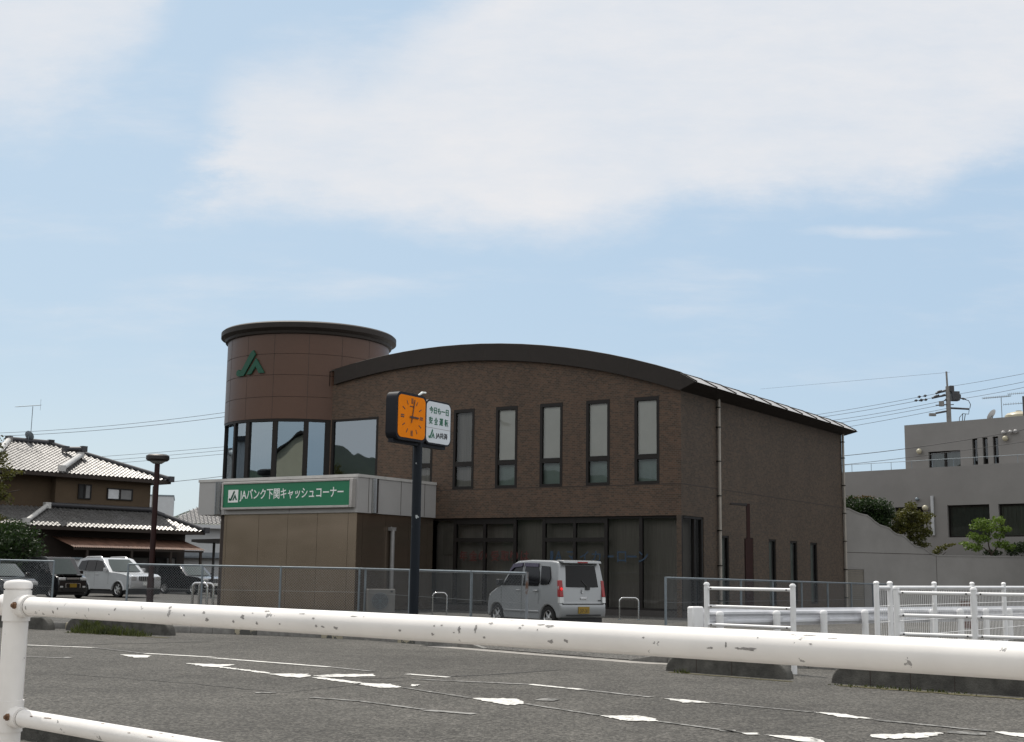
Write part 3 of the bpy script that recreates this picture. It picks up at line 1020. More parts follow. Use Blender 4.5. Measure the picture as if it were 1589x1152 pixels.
# downpipes
for y, zt in ((2.9, 7.52), (16.12, 7.58)):
    mb = MB()
    mb.path([(.09, y, 0), (.09, y, zt)], .055, 10)
    dp = mb.build('downpipe', M_pipe, bank)
    for z in (.5, 1.7, 2.9, 4.1, 5.3, 6.5, 7.2):
        mb = MB()
        mb.box(0, .15, y - .07, y + .07, z, z + .035)
        mb.build('pipe_clip', M_frame, dp)
# ---- corner tower
TC, TR = (-18.13, 1.74), 3.375
tower = None
mb = MB()
prof = [(TR, 7.27)]
for z in (8.14, 9.02, 9.87):
    prof += [(TR, z - .012), (TR - .02, z - .008), (TR - .02, z + .008), (TR, z + .012)]
prof += [(TR, 10.85)]
mb.lathe(prof, 96, TC)
mb.lathe([(TR, 7.27), (TR - .25, 7.27), (TR - .25, 7.4)], 96, TC)
tower = mb.build('tower', M_clad, bank)
mb = MB()
for a in (-172, -149, -127, -104.8, -81, -58, -35):
    mb.box(TR - .01, TR + .003, -.007, .007, 7.28, 10.75, M=Matrix.Translation((TC[0], TC[1], 0)) @ Matrix.Rotation(math.radians(a + 33), 4, 'Z'))
mb.build('panel_joint', M_joint, tower)
mb = MB()
mb.lathe([(TR - .05, 10.66), (TR + .10, 10.70), (TR + .12, 10.80), (3.67, 10.90), (3.67, 11.10), (3.60, 11.16), (3.3, 11.18), (0.01, 11.25)], 96, TC)
mb.build('tower_eave', M_fascia, tower)
def tw(a_world_deg):                          # bearing about the tower's axis, world -> bank frame
    return math.radians(a_world_deg + 33)
mb = MB()
for a, wd in ((-195, .16), (-168, .16), (-139.8, .13), (-124.6, .20), (-102.4, .20), (-81.0, .20), (-65.0, .34), (-222, .16), (-250, .16), (-278, .16)):
    mb.box(TR - .22, TR - .03, -wd / 2, wd / 2, 3.4, 7.27, M=Matrix.Translation((TC[0], TC[1], 0)) @ Matrix.Rotation(tw(a), 4, 'Z'))
mb.lathe([(TR - .02, 7.17), (TR - .02, 7.27), (TR - .25, 7.27), (TR - .25, 7.17), (TR - .02, 7.17)], 96, TC)
mb.lathe([(TR - .02, 4.5), (TR - .02, 4.62), (TR - .25, 4.62), (TR - .25, 4.5), (TR - .02, 4.5)], 96, TC)
mb.build('tower_mullion', M_frame, tower)
mb = MB()
brk = [-278, -250, -222, -195, -168, -139.8, -124.6, -102.4, -81, -65, -50]
for a, b in zip(brk, brk[1:]):
    pa, pb = tw(a), tw(b)
    r = TR - .10
    mb.quad(*[(TC[0] + r * math.cos(t), TC[1] + r * math.sin(t), z) for t, z in ((pa, 4.6), (pb, 4.6), (pb, 7.2), (pa, 7.2))])
mb.build('pane', M_glass_t, tower)
mb = MB()
mb.lathe([(TR - .06, 0), (TR - .06, 4.55)], 64, TC)
mb.build('tower_base', M_brick, tower)
mb = MB()
mb.lathe([(1.9, 4.5), (1.9, 7.2)], 32, TC)
mb.lathe([(0.01, 7.1), (TR - .2, 7.1)], 48, TC)
mb.build('tower_core', M_inside, tower)
# emblem wrapped on the cladding
mb = MB()
def wrap(a, b, dd):
    ang = tw(-137.5) + a / TR
    r = TR + .02 + dd
    return (TC[0] + r * math.cos(ang), TC[1] + r * math.sin(ang), 9.04 + b * .74)
emblem(mb, 0, 0, 0, 1.55, .06, wrap)
mb.build('emblem', M_emblem, tower)

# ================================================================== CASH KIOSK
kiosk = thing('cash_kiosk', BC, BROT, 'steel clad cash machine kiosk with a pale canopy and long green sign', 'kiosk')
mb = MB()
KX0, KX1, KY0 = -16.42, -10.10, -4.42
jx = [-16.42, -16.28, -14.67, -13.27, -11.885, -10.49, -10.10]
for a, b in zip(jx, jx[1:]):
    mb.box(a + .006, b - .006, KY0, KY0 + .04, 0.02, 3.34)
jy = [-4.42, -4.1, -2.84, -1.5, -.37, -.02]
for a, b in zip(jy, jy[1:]):
    mb.box(KX1 - .04, KX1, a + .006, b - .006, 0.02, 3.34)
    mb.box(KX0, KX0 + .04, a + .006, b - .006, 0.02, 3.34)
mb.build('wall_panel', M_steel, kiosk)
mb = MB()
mb.box(KX0 + .05, KX1 - .05, KY0 + .05, -.03, 0, 3.36)
mb.box(KX0 - .17, KX0 - .005, KY0 + .02, KY0 + .14, 0, 3.33)
mb.build('core', M_joint, kiosk)
mb = MB()
mb.box(-17.66, -10, -4.55, -.02, 3.34, 4.55)
cn = mb.build('canopy', M_canopy, kiosk)
mb = MB()
mb.box(-17.69, -9.97, -4.58, .0 - .02, 4.55, 4.65)
mb.build('coping', M_canopy_edge, cn)
for x in (-16.30, -13.1):
    mb = MB()
    mb.box(x - .006, x + .006, -4.553, -4.55, 3.36, 4.55)
    mb.build('canopy_joint', M_joint, cn)
for y in (-3.95, -2.13, -.72):
    mb = MB()
    mb.box(-10, -9.997, y - .012, y + .012, 3.36, 4.55)
    mb.build('canopy_joint', M_joint, cn)
for c, a0, a1 in (((-10.04, -3.62), -math.pi / 2, math.pi / 2), ((-16.62, -4.50), -math.pi, 0)):
    mb = MB()                                  # half-round steel strips added to give the canopy's dark vertical reflections
    mb.lathe([(.17, 3.35), (.17, 4.54)], 16, c, a0, a1)
    mb.build('reflection_strip', P('brushed reflection strip', (.22, .22, .225), .22, .9, var=.05), cn)
mb = MB()
mb.box(-16.19, -10.2, -4.78, -4.55, 3.50, 3.58)
mb.box(-16.19, -10.2, -4.78, -4.55, 4.42, 4.49)
mb.box(-16.26, -16.19, -4.78, -4.55, 3.50, 4.49)
mb.box(-10.2, -10.08, -4.76, -4.55, 3.50, 4.49)
sg = mb.build('sign', P('sign frame metal', (.42, .40, .38), .35, .3), kiosk, bevel=.012)
mb = MB()
mb.box(-16.19, -10.2, -4.74, -4.60, 3.58, 4.42)
mb.build('sign_panel', M_green, sg)
mb = MB()
mb.box(-15.94, -15.44, -4.750, -4.743, 3.76, 4.22)
mb.build('emblem_plate', M_letter, sg)
mb = MB()
emblem(mb, -15.90, -4.7505, 3.82, .42, .006)
mb.build('emblem', M_emblem, sg)
text('lettering', 'JAバンク下関キャッシュコーナー', M_letter, sg, 4.90, .44, TX(-15.36, -4.742, 3.79), bold=.012)
mb = MB()
mb.path([(-9.98, -2.57, .3), (-9.98, -2.57, 2.80), (-10.08, -2.57, 2.86)], .075, 10)
mb.box(-10.09, -9.93, -2.70, -2.44, 2.78, 2.90)
mb.build('vent_pipe', P('grey vent pipe', (.21, .205, .2), .5), kiosk)

# air conditioner outdoor unit
ac = thing('air_conditioner', at(590, 950, 41.6) * 1, math.radians(8), 'grey air conditioner unit with a round fan beside the steel kiosk', 'air conditioner')
ac.location.z = 0
mb = MB()
mb.box(-.45, .45, -.16, .16, .06, .80)
mb.box(-.35, -.28, -.2, .2, 0, .06); mb.box(.28, .35, -.2, .2, 0, .06)
mb.build('casing', P('ivory appliance paint', (.16, .155, .145), .6), ac, bevel=.015)
mb = MB()
mb.lathe([(.02, 0), (.26, 0)], 24, M=Matrix.Translation((-.02, -.168, .43)) @ Matrix.Rotation(math.pi / 2, 4, 'X'))
mb.build('fan_opening', P('fan shadow grey', (.10, .10, .10), .7), ac)
mb = MB()
for k in range(5):
    r = .06 + k * .05
    mb.path([(-.02 + r * math.cos(t * math.pi / 12), -.178, .43 + r * math.sin(t * math.pi / 12)) for t in range(24)], .006, 5, closed=True)
for k in range(8):
    t = k * math.pi / 4
    mb.path([(-.02, -.178, .43), (-.02 + .27 * math.cos(t), -.178, .43 + .27 * math.sin(t))], .006, 5)
mb.build('fan_grille', M_galv, ac)
mb = MB()
for k in range(9):
    mb.box(-.458, -.45, -.13, .13, .14 + k * .07, .17 + k * .07)
mb.build('coil_slat', M_trim, ac)
mb = MB(); mb.box(.30, .37, -.170, -.16, .70, .76); mb.build('badge', M_trim, ac)

# ================================================================== CLOCK POLE
CP = at(641, 985, 30.2)
clock = thing('street_clock', (CP.x, CP.y, 0), math.radians(59), 'navy pole with an orange square clock and a white safety sign panel', 'clock')
mb = MB()
mb.path([(0, 0, 0), (0, 0, 4.4)], .108, 14)
mb.build('pole', M_navy, clock)
mb = MB()
mb.box(-1.08, 1.05, -.07, .07, 4.27, 4.38)
mb.build('bracket', M_case, clock)
def rrect(w, h, r, n=6):
    pts = []
    for cx, cy, a in ((w / 2 - r, h / 2 - r, 0), (-w / 2 + r, h / 2 - r, 90), (-w / 2 + r, -h / 2 + r, 180), (w / 2 - r, -h / 2 + r, 270)):
        for i in range(n + 1):
            t = math.radians(a + 90 * i / n)
            pts.append((cx + r * math.cos(t), cy + r * math.sin(t)))
    return pts
ZC = 4.885
mb = MB()
CX = -.56
mb.prism(rrect(1.20, 1.10, .17), lambda a, b: (CX + a, .10, ZC + b), lambda a, b: (CX + a, -.20, ZC + b))
case = mb.build('clock', M_case, clock)
mb = MB()
mb.prism(rrect(1.08, .98, .13), lambda a, b: (CX + a, -.200, ZC + b), lambda a, b: (CX + a, -.207, ZC + b))
mb.prism(rrect(1.08, .98, .13), lambda a, b: (CX + a, .107, ZC + b), lambda a, b: (CX + a, .100, ZC + b))
mb.build('dial', M_orange, case)
mdial = P('brown dial marks', (.10, .035, .012), .5, var=.02)
for h in range(12):
    t = math.radians(90 - 30 * h)
    M = Matrix.Translation((CX, 0, ZC)) @ Matrix.Rotation(-t, 4, 'Y')
    for dz in ((-.022, .022) if h % 3 == 0 else (0,)):
        mb = MB()
        L0, L1, hw = (.31, .44, .014) if h % 3 == 0 else (.32, .43, .012)
        sx = 1.08
        vs = [(a, -.212, dz + b) for a, b in ((L0, -hw), (L1, -hw), (L1, hw), (L0, hw))]
        mb.quad(*[M @ Vector(p) for p in vs])
        mb.build('hour_mark', mdial, case)
mb = MB(); mb.quad((CX - .09, -.212, ZC + .235), (CX + .09, -.212, ZC + .235), (CX + .09, -.212, ZC + .26), (CX - .09, -.212, ZC + .26)); mb.build('maker_mark', mdial, case)
for L, back, wv, deg in ((.42, .14, .026, 12), (.25, .10, .038, 91)):
    t = math.radians(90 - deg)
    M = Matrix.Translation((CX, 0, ZC)) @ Matrix.Rotation(-t, 4, 'Y')
    mb = MB()
    mb.box(-back, L, -.222 - wv * .2, -.218 - wv * .2, -wv / 2, wv / 2, M=M)
    mb.build('clock_hand', P('dark clock hand', (.05, .02, .012), .5, var=.02), case)
mb = MB()
SX = .64
mb.prism(rrect(1.10, 1.06, .17), lambda a, b: (SX + a, .13, ZC - .01 + b), lambda a, b: (SX + a, -.13, ZC - .01 + b))
sgn = mb.build('sign', M_case, clock)
mb = MB()
mb.prism(rrect(1.02, .98, .14), lambda a, b: (SX + a, -.13, ZC - .01 + b), lambda a, b: (SX + a, -.137, ZC - .01 + b))
mb.prism(rrect(1.02, .98, .14), lambda a, b: (SX + a, .137, ZC - .01 + b), lambda a, b: (SX + a, .13, ZC - .01 + b))
mb.build('sign_panel', M_signwhite, sgn)
text('lettering', '今日も一日', M_signgreen, sgn, .82, .165, TX(SX - .40, -.1375, ZC + .20), bold=.02)
for i, ch in enumerate('安全運転'):
    text('lettering', ch, M_signgreen, sgn, .155, .175, TX(SX - .41 + i * .222, -.1375, ZC - .06), bold=.02)
mb = MB(); mb.box(SX - .51, SX + .51, -.139, -.137, ZC - .150, ZC - .144); mb.build('divider', mdial, sgn)
mb = MB(); emblem(mb, SX - .41, -.1375, ZC - .40, .26, .004); mb.build('emblem', M_signgreen, sgn)
text('lettering', 'JA共済', M_black, sgn, .50, .165, TX(SX - .11, -.1375, ZC - .395), bold=.018)
mb = MB()
mb.path([(-.05, 0, ZC + .52), (-.02, -.02, ZC + .60), (.06, -.05, ZC + .66), (.16, -.08, ZC + .665)], [.022, .026, .03, .022], 8)
mb.build('sunlit_top_piece', M_letter, clock)  # small unidentified piece, coloured white for the sunlight on it

# ================================================================== CHAIN LINK FENCES
def chain_fence(name, pts, heights, posts, label, z0=0.06, pitch=.085, mat_post=M_galv, rusty=()):
    """pts: bend points; posts: list of (segment, t)"""
    root = thing(name, (pts[0].x, pts[0].y, 0), 0, label, 'fence', 'chain link fences round the forecourt')
    O = Vector((pts[0].x, pts[0].y, 0))
    P3 = [Vector((p.x, p.y, 0)) - O for p in pts]
    def pt(seg, t):
        return P3[seg].lerp(P3[seg + 1], t), heights[seg] + (heights[seg + 1] - heights[seg]) * t
    for k, (sg_, t) in enumerate(posts):
        p, h = pt(sg_, t)
        m = MB()
        m.path([p, p + Vector((0, 0, h + .02))], .035, 8)
        m.build('post', M_rustpost if k in rusty else mat_post, root)
    for i in range(len(P3) - 1):
        a, b, ha, hb = P3[i], P3[i + 1], heights[i], heights[i + 1]
        m = MB()
        m.path([a + Vector((0, 0, ha)), b + Vector((0, 0, hb))], .024, 8)
        m.build('top_rail', mat_post, root)
        L = (b - a).length
        d = (b - a) / L
        n = Vector((-d.y, d.x, 0)) * .03
        m = MB()
        w = .0027
        H = min(ha, hb) - .02 - z0
        k = int((L + H) / pitch) + 1
        for sgn_ in (1, -1):
            for j in range(k):
                s0 = j * pitch - H
                # rising diagonal clipped to the panel
                s_a, s_b = max(0, s0), min(L, s0 + H)
                if s_b <= s_a:
                    continue
                za, zb = z0 + (s_a - s0), z0 + (s_b - s0)
                if sgn_ < 0:
                    sa, sb = L - s_a, L - s_b
                else:
                    sa, sb = s_a, s_b
                sc = lambda s: (ha + (hb - ha) * s / L - .02 - z0) / H
                A = a + d * sa - n + Vector((0, 0, z0 + (za - z0) * sc(sa)))
                B = a + d * sb - n + Vector((0, 0, z0 + (zb - z0) * sc(sb)))
                m.path([A, B], w, 3, caps=False)
        for fz in (.02, .45, .97):
            m.path([a - n + Vector((0, 0, z0 + (ha - z0) * fz)), b - n + Vector((0, 0, z0 + (hb - z0) * fz))], .004, 4, caps=False)
        me = m.build('mesh', M_wire, root)
    return root
F0, F1, F2 = at(196, 934, 42.6), at(560, 940, 42.2), at(817, 960, 30.9)
zt = lambda x, y, Y: at(x, y, Y).z
chain_fence('chain_link_fence', [F0, F1, F2], [zt(196, 875.5, 42.6), zt(560, 882.5, 42.2), zt(816, 889.5, 30.9)],
            [(0, 0), (0, .32), (0, .655), (0, .99), (1, .03), (1, .36), (1, .73), (1, 1)],
            'long grey chain link fence in front of the steel kiosk, ending at a rusty post', rusty=(7,))
G0, G1 = at(-90, 930, 42.9), at(80, 934, 42.7)
chain_fence('chain_link_fence', [G0, G1], [zt(-90, 867, 42.9), zt(80, 871, 42.7)], [(0, 0), (0, .5), (0, 1)],
            'short chain link fence in front of the black parked cars at far left')
H0 = at(1033, 960, 36.0)
H1 = Vector((H0.x, H0.y, 0)) + azd(33) * 21
chain_fence('chain_link_fence', [H0, H1], [zt(1033, 896.5, 36), 1.12], [(0, i / 8) for i in range(9)],
            'chain link fence running back beside the slit windows of the bank')
mb = MB()
for a, b in ((F0, F1), (F1, F2), (G0, G1)):
    A, B = Vector((a.x, a.y, 0)), Vector((b.x, b.y, 0))
    d = (B - A).normalized()
    n = Vector((-d.y, d.x, 0)) * .06
    mb.prism([(-1, 0), (1, 0), (1, .055), (-1, .055)], lambda o, z: A + n * o + Vector((0, 0, z)), lambda o, z: B + n * o + Vector((0, 0, z)))
tag(mb.build('fence_footing', M_conc), kind='structure')

# ================================================================== CYCLE STANDS AND LAMPS
def hoop(loc, rot, w, h, label, r=.024, mat=None):
    o = thing('bicycle_stand', (loc.x, loc.y, 0), rot, label, 'bicycle stand', 'tubular hoops on the forecourt')
    c = .12
    pts = [(-w / 2, 0, 0), (-w / 2, 0, h - c)]
    for k in range(1, 7):
        t = math.pi - k * math.pi / 12
        pts.append((-w / 2 + c + c * math.cos(t), 0, h - c + c * math.sin(t)))
    for k in range(0, 7):
        t = math.pi / 2 - k * math.pi / 12
        pts.append((w / 2 - c + c * math.cos(t), 0, h - c + c * math.sin(t)))
    pts.append((w / 2, 0, 0))
    m = MB(); m.path(pts, r, 10); m.build('hoop', mat or M_chrome, o)
    m = MB(); m.path([(-w / 2, 0, .0), (-w / 2, 0, .02)], .05, 12); m.build('foot', M_galv, o)
    m = MB(); m.path([(w / 2, 0, .0), (w / 2, 0, .02)], .05, 12); m.build('foot', M_galv, o)
    return o
hoop(at(682, 950, 41.0), 0.05, .44, .72, 'steel hoop stand behind the fence, between the clock pole and the silver car')
hoop(at(976, 958, 40.0), 0.05, .58, .66, 'steel hoop stand on the forecourt just right of the silver car')
hoop(at(309, 941, 45.6), -.25, .55, .86, 'stout steel hoop by the left edge of the kiosk, nearer of the pair', .045)
hoop(at(319, 941, 46.9), -.25, .55, .84, 'stout steel hoop by the left edge of the kiosk, farther of the pair', .045)

LP = at(232, 937, 48.5)
lamp = thing('street_lamp', (LP.x, LP.y, 0), 0, 'maroon lamp post with a flat mushroom shaped head among the parked cars', 'lamp post')
zl = at(236, 712, 48.5).z
mb = MB(); mb.path([(0, 0, 0), (0, 0, 1.0), (0, 0, 1.01), (0, 0, zl)], [.13, .13, .105, .10], 12); mb.build('post', M_maroon, lamp)
mb = MB(); mb.lathe([(.02, zl + .17), (.34, zl + .16), (.43, zl + .10), (.43, zl - .03), (.36, zl - .09), (.02, zl - .12)], 32); mb.build('lamp_head', M_lampdark, lamp)
mb = MB(); mb.lathe([(.30, zl - .10), (.16, zl - .19), (.02, zl - .2)], 24); mb.build('diffuser', P('grey diffuser', (.25, .25, .24), .5), lamp)
LP = at(1163, 950, 43.5)
lamp = thing('street_lamp', (LP.x, LP.y, 0), 0, 'slim maroon lamp post with a flat arm beside the bank side wall', 'lamp post')
zl = at(1162, 784, 43.5).z
mb = MB(); mb.box(-.12, .12, -.12, .12, 0, zl - 1.12); mb.box(-.055, .055, -.055, .055, zl - 1.12, zl + .04); mb.build('post', M_maroon, lamp)
mb = MB(); mb.prism([(-.62, zl + .01), (-.055, zl - .03), (-.055, zl + .05), (-.58, zl + .07)], lambda x, z: (x, -.12, z), lambda x, z: (x, .12, z)); mb.build('lamp_head', M_lampdark, lamp)

# ================================================================== NEAR GUARD RAIL
RP = at(22, 1000, 7.4)
RDIR = azd(132.2)
rail = thing('guard_rail', (RP.x, RP.y, ZL), math.radians(90 - 132.2), 'chipped white pipe guard rail across the foreground on a capped post', 'guard rail')
# local x runs along the rail, to the right and towards the camera
zr, zl_ = 1.132 - ZL, .528 - ZL
def gpost(x):
    m = MB(); m.path([(x, 0, 0), (x, 0, 1.235 - ZL)], .068, 28); p = m.build('post', M_rail, rail)
    m = MB(); m.lathe([(.070, 1.225 - ZL), (.077, 1.228 - ZL), (.078, 1.252 - ZL), (.066, 1.268 - ZL), (.03, 1.275 - ZL), (.001, 1.277 - ZL)], 28, (x, 0)); m.build('cap', M_rail, p)
    for z, r in ((zr, .062), (zl_, .056)):
        m = MB(); m.path([(x - .15, 0, z), (x + .15, 0, z)], r, 24); m.path([(x, 0, z - .085), (x, 0, z + .085)], .0755, 28); m.build('collar', M_rail, p)
        for sx in (-.098, .098):
            m = MB(); m.path([(x + sx, -r - .012, z + .004), (x + sx, -r + .012, z + .004)], .019, 6, smooth=False); m.path([(x + sx, -r - .022, z + .004), (x + sx, -r - .012, z + .004)], .011, 8); m.build('bolt', M_rust, p)
for x in (-6.0, 0.0, 6.3):
    gpost(x)
rc = random.Random(21)
def chip(s0, ang, ln, ht, zc, r):
    m = MB()
    n = 14
    pts = []
    for i in range(n):
        t = 2 * math.pi * i / n
        q = rc.uniform(.45, 1.15)
        a = ang + ht / r * q * math.sin(t)
        pts.append((s0 + ln * q * math.cos(t), -(r + .0006) * math.cos(a), zc + (r + .0006) * math.sin(a)))
    c = (s0, -(r + .0008) * math.cos(ang), zc + (r + .0008) * math.sin(ang))
    m.add([c] + pts, [(0, i + 1, (i + 1) % n + 1) for i in range(n)])
    return m
M_chip = P('bared grey primer', (.27, .26, .25), .7, var=.35, scale=60)
M_chip2 = P('rusty bared steel', (.20, .14, .10), .8, var=.5, scale=60)
def rail_at(px, py):
    """length along the rail and angle round it of a mark seen at px, py"""
    o, d = rail.location, Vector((math.cos(rail.rotation_euler.z), math.sin(rail.rotation_euler.z), 0))
    r_ = ray(px, py)
    k = r_.x
    s0 = (k * o.y - o.x) / (d.x - k * d.y)
    Y = (o + d * s0).y
    z = at(px, py, Y - .04).z
    return s0, math.asin(max(-.9, min(.95, (z - (zr + ZL)) / .0515)))
wear = MB(); wear2 = MB()
for px, py, ln, ht in ((1176, 1008, .034, .007), (1160, 1007, .016, .004), (727, 978, .010, .016), (752, 976, .007, .016), (868, 996, .014, .009), (892, 995, .012, .008), (765, 990, .007, .005),
                       (390, 958, .018, .012), (335, 962, .018, .009), (275, 943, .013, .011), (192, 946, .011, .009), (95, 950, .012, .010), (103, 945, .010, .007), (53, 944, .008, .012), (535, 975, .016, .009),
                       (515, 973, .012, .006), (505, 972, .010, .006), (412, 968, .010, .008), (376, 965, .009, .008), (635, 979, .010, .006), (685, 985, .012, .006), (688, 972, .006, .005), (1115, 1006, .012, .004),
                       (1012, 990, .006, .004), (330, 951, .016, .007), (300, 955, .009, .006), (425, 949, .02, .005), (500, 960, .010, .004), (820, 975, .012, .004), (850, 970, .02, .004), (865, 972, .024, .007), (773, 968, .012, .006), (1140, 1001, .004, .009), (1270, 1000, .008, .003),
                       (770, 960.5, .018, .003), (800, 963, .020, .003), (560, 957, .03, .003), (480, 953, .03, .003), (1240, 986, .02, .003), (1265, 987, .03, .003), (1300, 991, .02, .003)):
    s0, a = rail_at(px, py)
    c = chip(s0, a, ln, ht, zr, .0515)
    wear.add(c.v, c.f)
for k in range(26):
    c = chip(rc.uniform(.3, 5.8), rc.uniform(.5, 1.25), rc.uniform(.006, .035), rc.uniform(.002, .006), zl_, .046)
    wear2.add(c.v, c.f)
for k in range(10):
    c = chip(rc.uniform(.3, 6.0), rc.uniform(-.4, 1.3), rc.uniform(.003, .008), rc.uniform(.002, .004), zr, .0515)
    wear.add(c.v, c.f)
def long_rail(nm, z, r, wear_, mt_):
    m = MB()
    for a, b in ((-6.0, 0.0), (0.0, 6.3), (6.3, 12)):
        m.path([(a + (b - a) * i / 40, 0, z) for i in range(41)], r, 32)
    m.add(wear_.v, wear_.f, 1)
    return m.build(nm, [M_rail, mt_], rail)
up_r = long_rail('upper_rail', zr, .0515, wear, M_chip)
lo_r = long_rail('lower_rail', zl_, .046, wear2, M_chip2)
for z, r in ((zr, .0522), (zl_, .0467)):
    m = MB(); m.path([(.158, 0, z), (.162, 0, z)], r, 24, caps=False); m.build('joint', M_trim, up_r if z == zr else lo_r)

# ================================================================== PIPE FENCES AND BEAM RAIL ON THE RIGHT
def pipe_fence(x0, Y0_, x1, Y1_, zb, rails, topz, label, nposts=2, r=.045, rr=.026, xs_=None):
    A, B = at(x0, 960, Y0_), at(x1, 960, Y1_)
    o = thing('pipe_fence', (A.x, A.y, zb), math.atan2(B.y - A.y, B.x - A.x), label, 'fence', 'white tube fences by the ditch')
    L = math.hypot(B.x - A.x, B.y - A.y)
    for k in range(nposts):
        x = L * k / (nposts - 1)
        m = MB(); m.path([(x, 0, 0), (x, 0, topz - zb)], r, 14); p = m.build('post', M_white, o)
        m = MB(); m.lathe([(r + .006, topz - zb - .01), (r + .006, topz - zb + .012), (r * .7, topz - zb + .035), (.001, topz - zb + .04)], 14, (x, 0)); m.build('cap', M_white, p)
        for z in rails:
            for sx in ((.1,) if k == 0 else (-.1,) if k == nposts - 1 else (-.1, .1)):
                m = MB(); m.path([(x + sx, -rr - .012, z - zb), (x + sx, -rr + .004, z - zb)], .013, 6); m.build('bolt', M_trim, p)
    for z in rails:
        m = MB(); m.path([(0, 0, z - zb), (L, 0, z - zb)], rr, 12); m.build('rail', M_white, o)
    return o
zz = lambda x, y, Y: at(x, y, Y).z
pipe_fence(1097, 21.8, 1231, 20.7, ZL, [zz(1165, 914.5, 21.25), zz(1165, 943, 21.25), zz(1165, 972, 21.25)], zz(1165, 908.5, 21.25),
           'short white three rail tube fence, standing alone left of the others')
pipe_fence(1392, 19.4, 1640, 18.3, ZL, [zz(1455, 921, 19.1), zz(1455, 956.5, 19.1), zz(1455, 986, 19.1)], zz(1455, 914.5, 19.1),
           'white three rail tube fence at far right, nearest to the camera of the ditch fences', 3)
# fence with welded wire between tube posts
A, B = at(1361, 960, 21.5), at(1700, 960, 34)
mf = thing('mesh_fence', (A.x, A.y, 0), math.atan2(B.y - A.y, B.x - A.x), 'white tube fence filled with welded wire behind the three rail fence', 'fence', 'white tube fences by the ditch')
L = math.hypot(B.x - A.x, B.y - A.y)
ang = math.atan2(B.y - A.y, B.x - A.x)
dv = Vector((math.cos(ang), math.sin(ang), 0))
def along(px):                               # local x where the sight line through column px meets the fence
    r = ray(px, 950)
    k = r.x
    return (k * A.y - A.x) / (dv.x - k * dv.y)
for px in (1361, 1382, 1451, 1510, 1559, 1604, 1644):
    x = along(px)
    m = MB(); m.path([(x, 0, ZL), (x, 0, 1.27)], .045, 12); p = m.build('post', M_white, mf)
    m = MB(); m.lathe([(.05, 1.26), (.05, 1.285), (.03, 1.305), (.001, 1.31)], 12, (x, 0)); m.build('cap', M_white, p)
m = MB(); m.path([(0, 0, 1.20), (L, 0, 1.20)], .032, 10); m.build('rail', M_white, mf)
m = MB()
for k in range(int(L / .1)):
    m.path([(k * .1, 0, .12), (k * .1, 0, 1.18)], .004, 4, caps=False)
for z in (.12, .38, .64, .90, 1.16):
    m.path([(0, 0, z), (L, 0, z)], .006, 4, caps=False)
m.build('wire_panel', M_white, mf)
# W-beam guard rail on stub posts
gx = [1107, 1195, 1268, 1332, 1387, 1437, 1480, 1520, 1556, 1590, 1622]
def gY(px):
    return 24.3 + (px - 1107) / (1589 - 1107) * 6.7
A, B = at(1085, 950, gY(1085)), at(1640, 950, gY(1640))
A.z = B.z = 0
br = thing('beam_guard_rail', (A.x, A.y, 0), math.atan2(B.y - A.y, B.x - A.x), 'low white corrugated beam guard rail on stub posts behind the tube fences', 'guard rail')
ang = math.atan2(B.y - A.y, B.x - A.x)
dv = Vector((math.cos(ang), math.sin(ang), 0))
L = (B - A).length
def along2(px):
    k = ray(px, 950).x
    return (k * A.y - A.x) / (dv.x - k * dv.y)
for px in gx:
    x = along2(px)
    m = MB(); m.path([(x, -.16, ZL), (x, -.16, .66)], .07, 14); p = m.build('post', M_white, br)
    m = MB(); m.lathe([(.074, .64), (.074, .68), (.05, .71), (.001, .72)], 14, (x, -.16)); m.build('cap', M_white, p)
    m = MB(); m.box(x + .075, x + .19, -.16, -.02, .52, .60); m.build('bracket', M_whitebeam, p)
prof = [(.0, .37), (-.012, .40), (-.05, .435), (-.05, .475), (.0, .515), (.0, .555), (-.05, .595), (-.05, .635), (-.012, .67), (.0, .70)]
prof = [(y, z + .06) for y, z in prof]
m = MB()
k = len(prof)
vs = [(x, y, z) for x in (0, L) for y, z in prof]
m.add(vs, [(i, i + 1, i + 1 + k, i + k) for i in range(k - 1)], 0, True)
vs = [(x, y + .006, z) for x in (0, L) for y, z in prof]
m.add(vs, [(i + k, i + 1 + k, i + 1, i) for i in range(k - 1)], 0, True)
m.build('beam', M_whitebeam, br)
m = MB(); m.box(-.24, .05, -.08, .08, .40, .80); m.build('end_plate', M_white, br, bevel=.03)

A = at(1491, 980, 37); A.z = 0
pier = thing('gate_pier', A, math.radians(-20), 'low red brown brick pier behind the white tube fences at right', 'pier')
zpier = at(1500, 929, 37).z
m = MB(); m.box(0, .46, 0, .46, 0, zpier - .06); m.build('shaft', brick_mat('red brown brick', (.13, .05, .035), (.09, .04, .03), (.1, .08, .07), .21, .07), pier)
m = MB(); m.box(-.03, .49, -.03, .49, zpier - .06, zpier); m.build('cap', M_conc, pier)

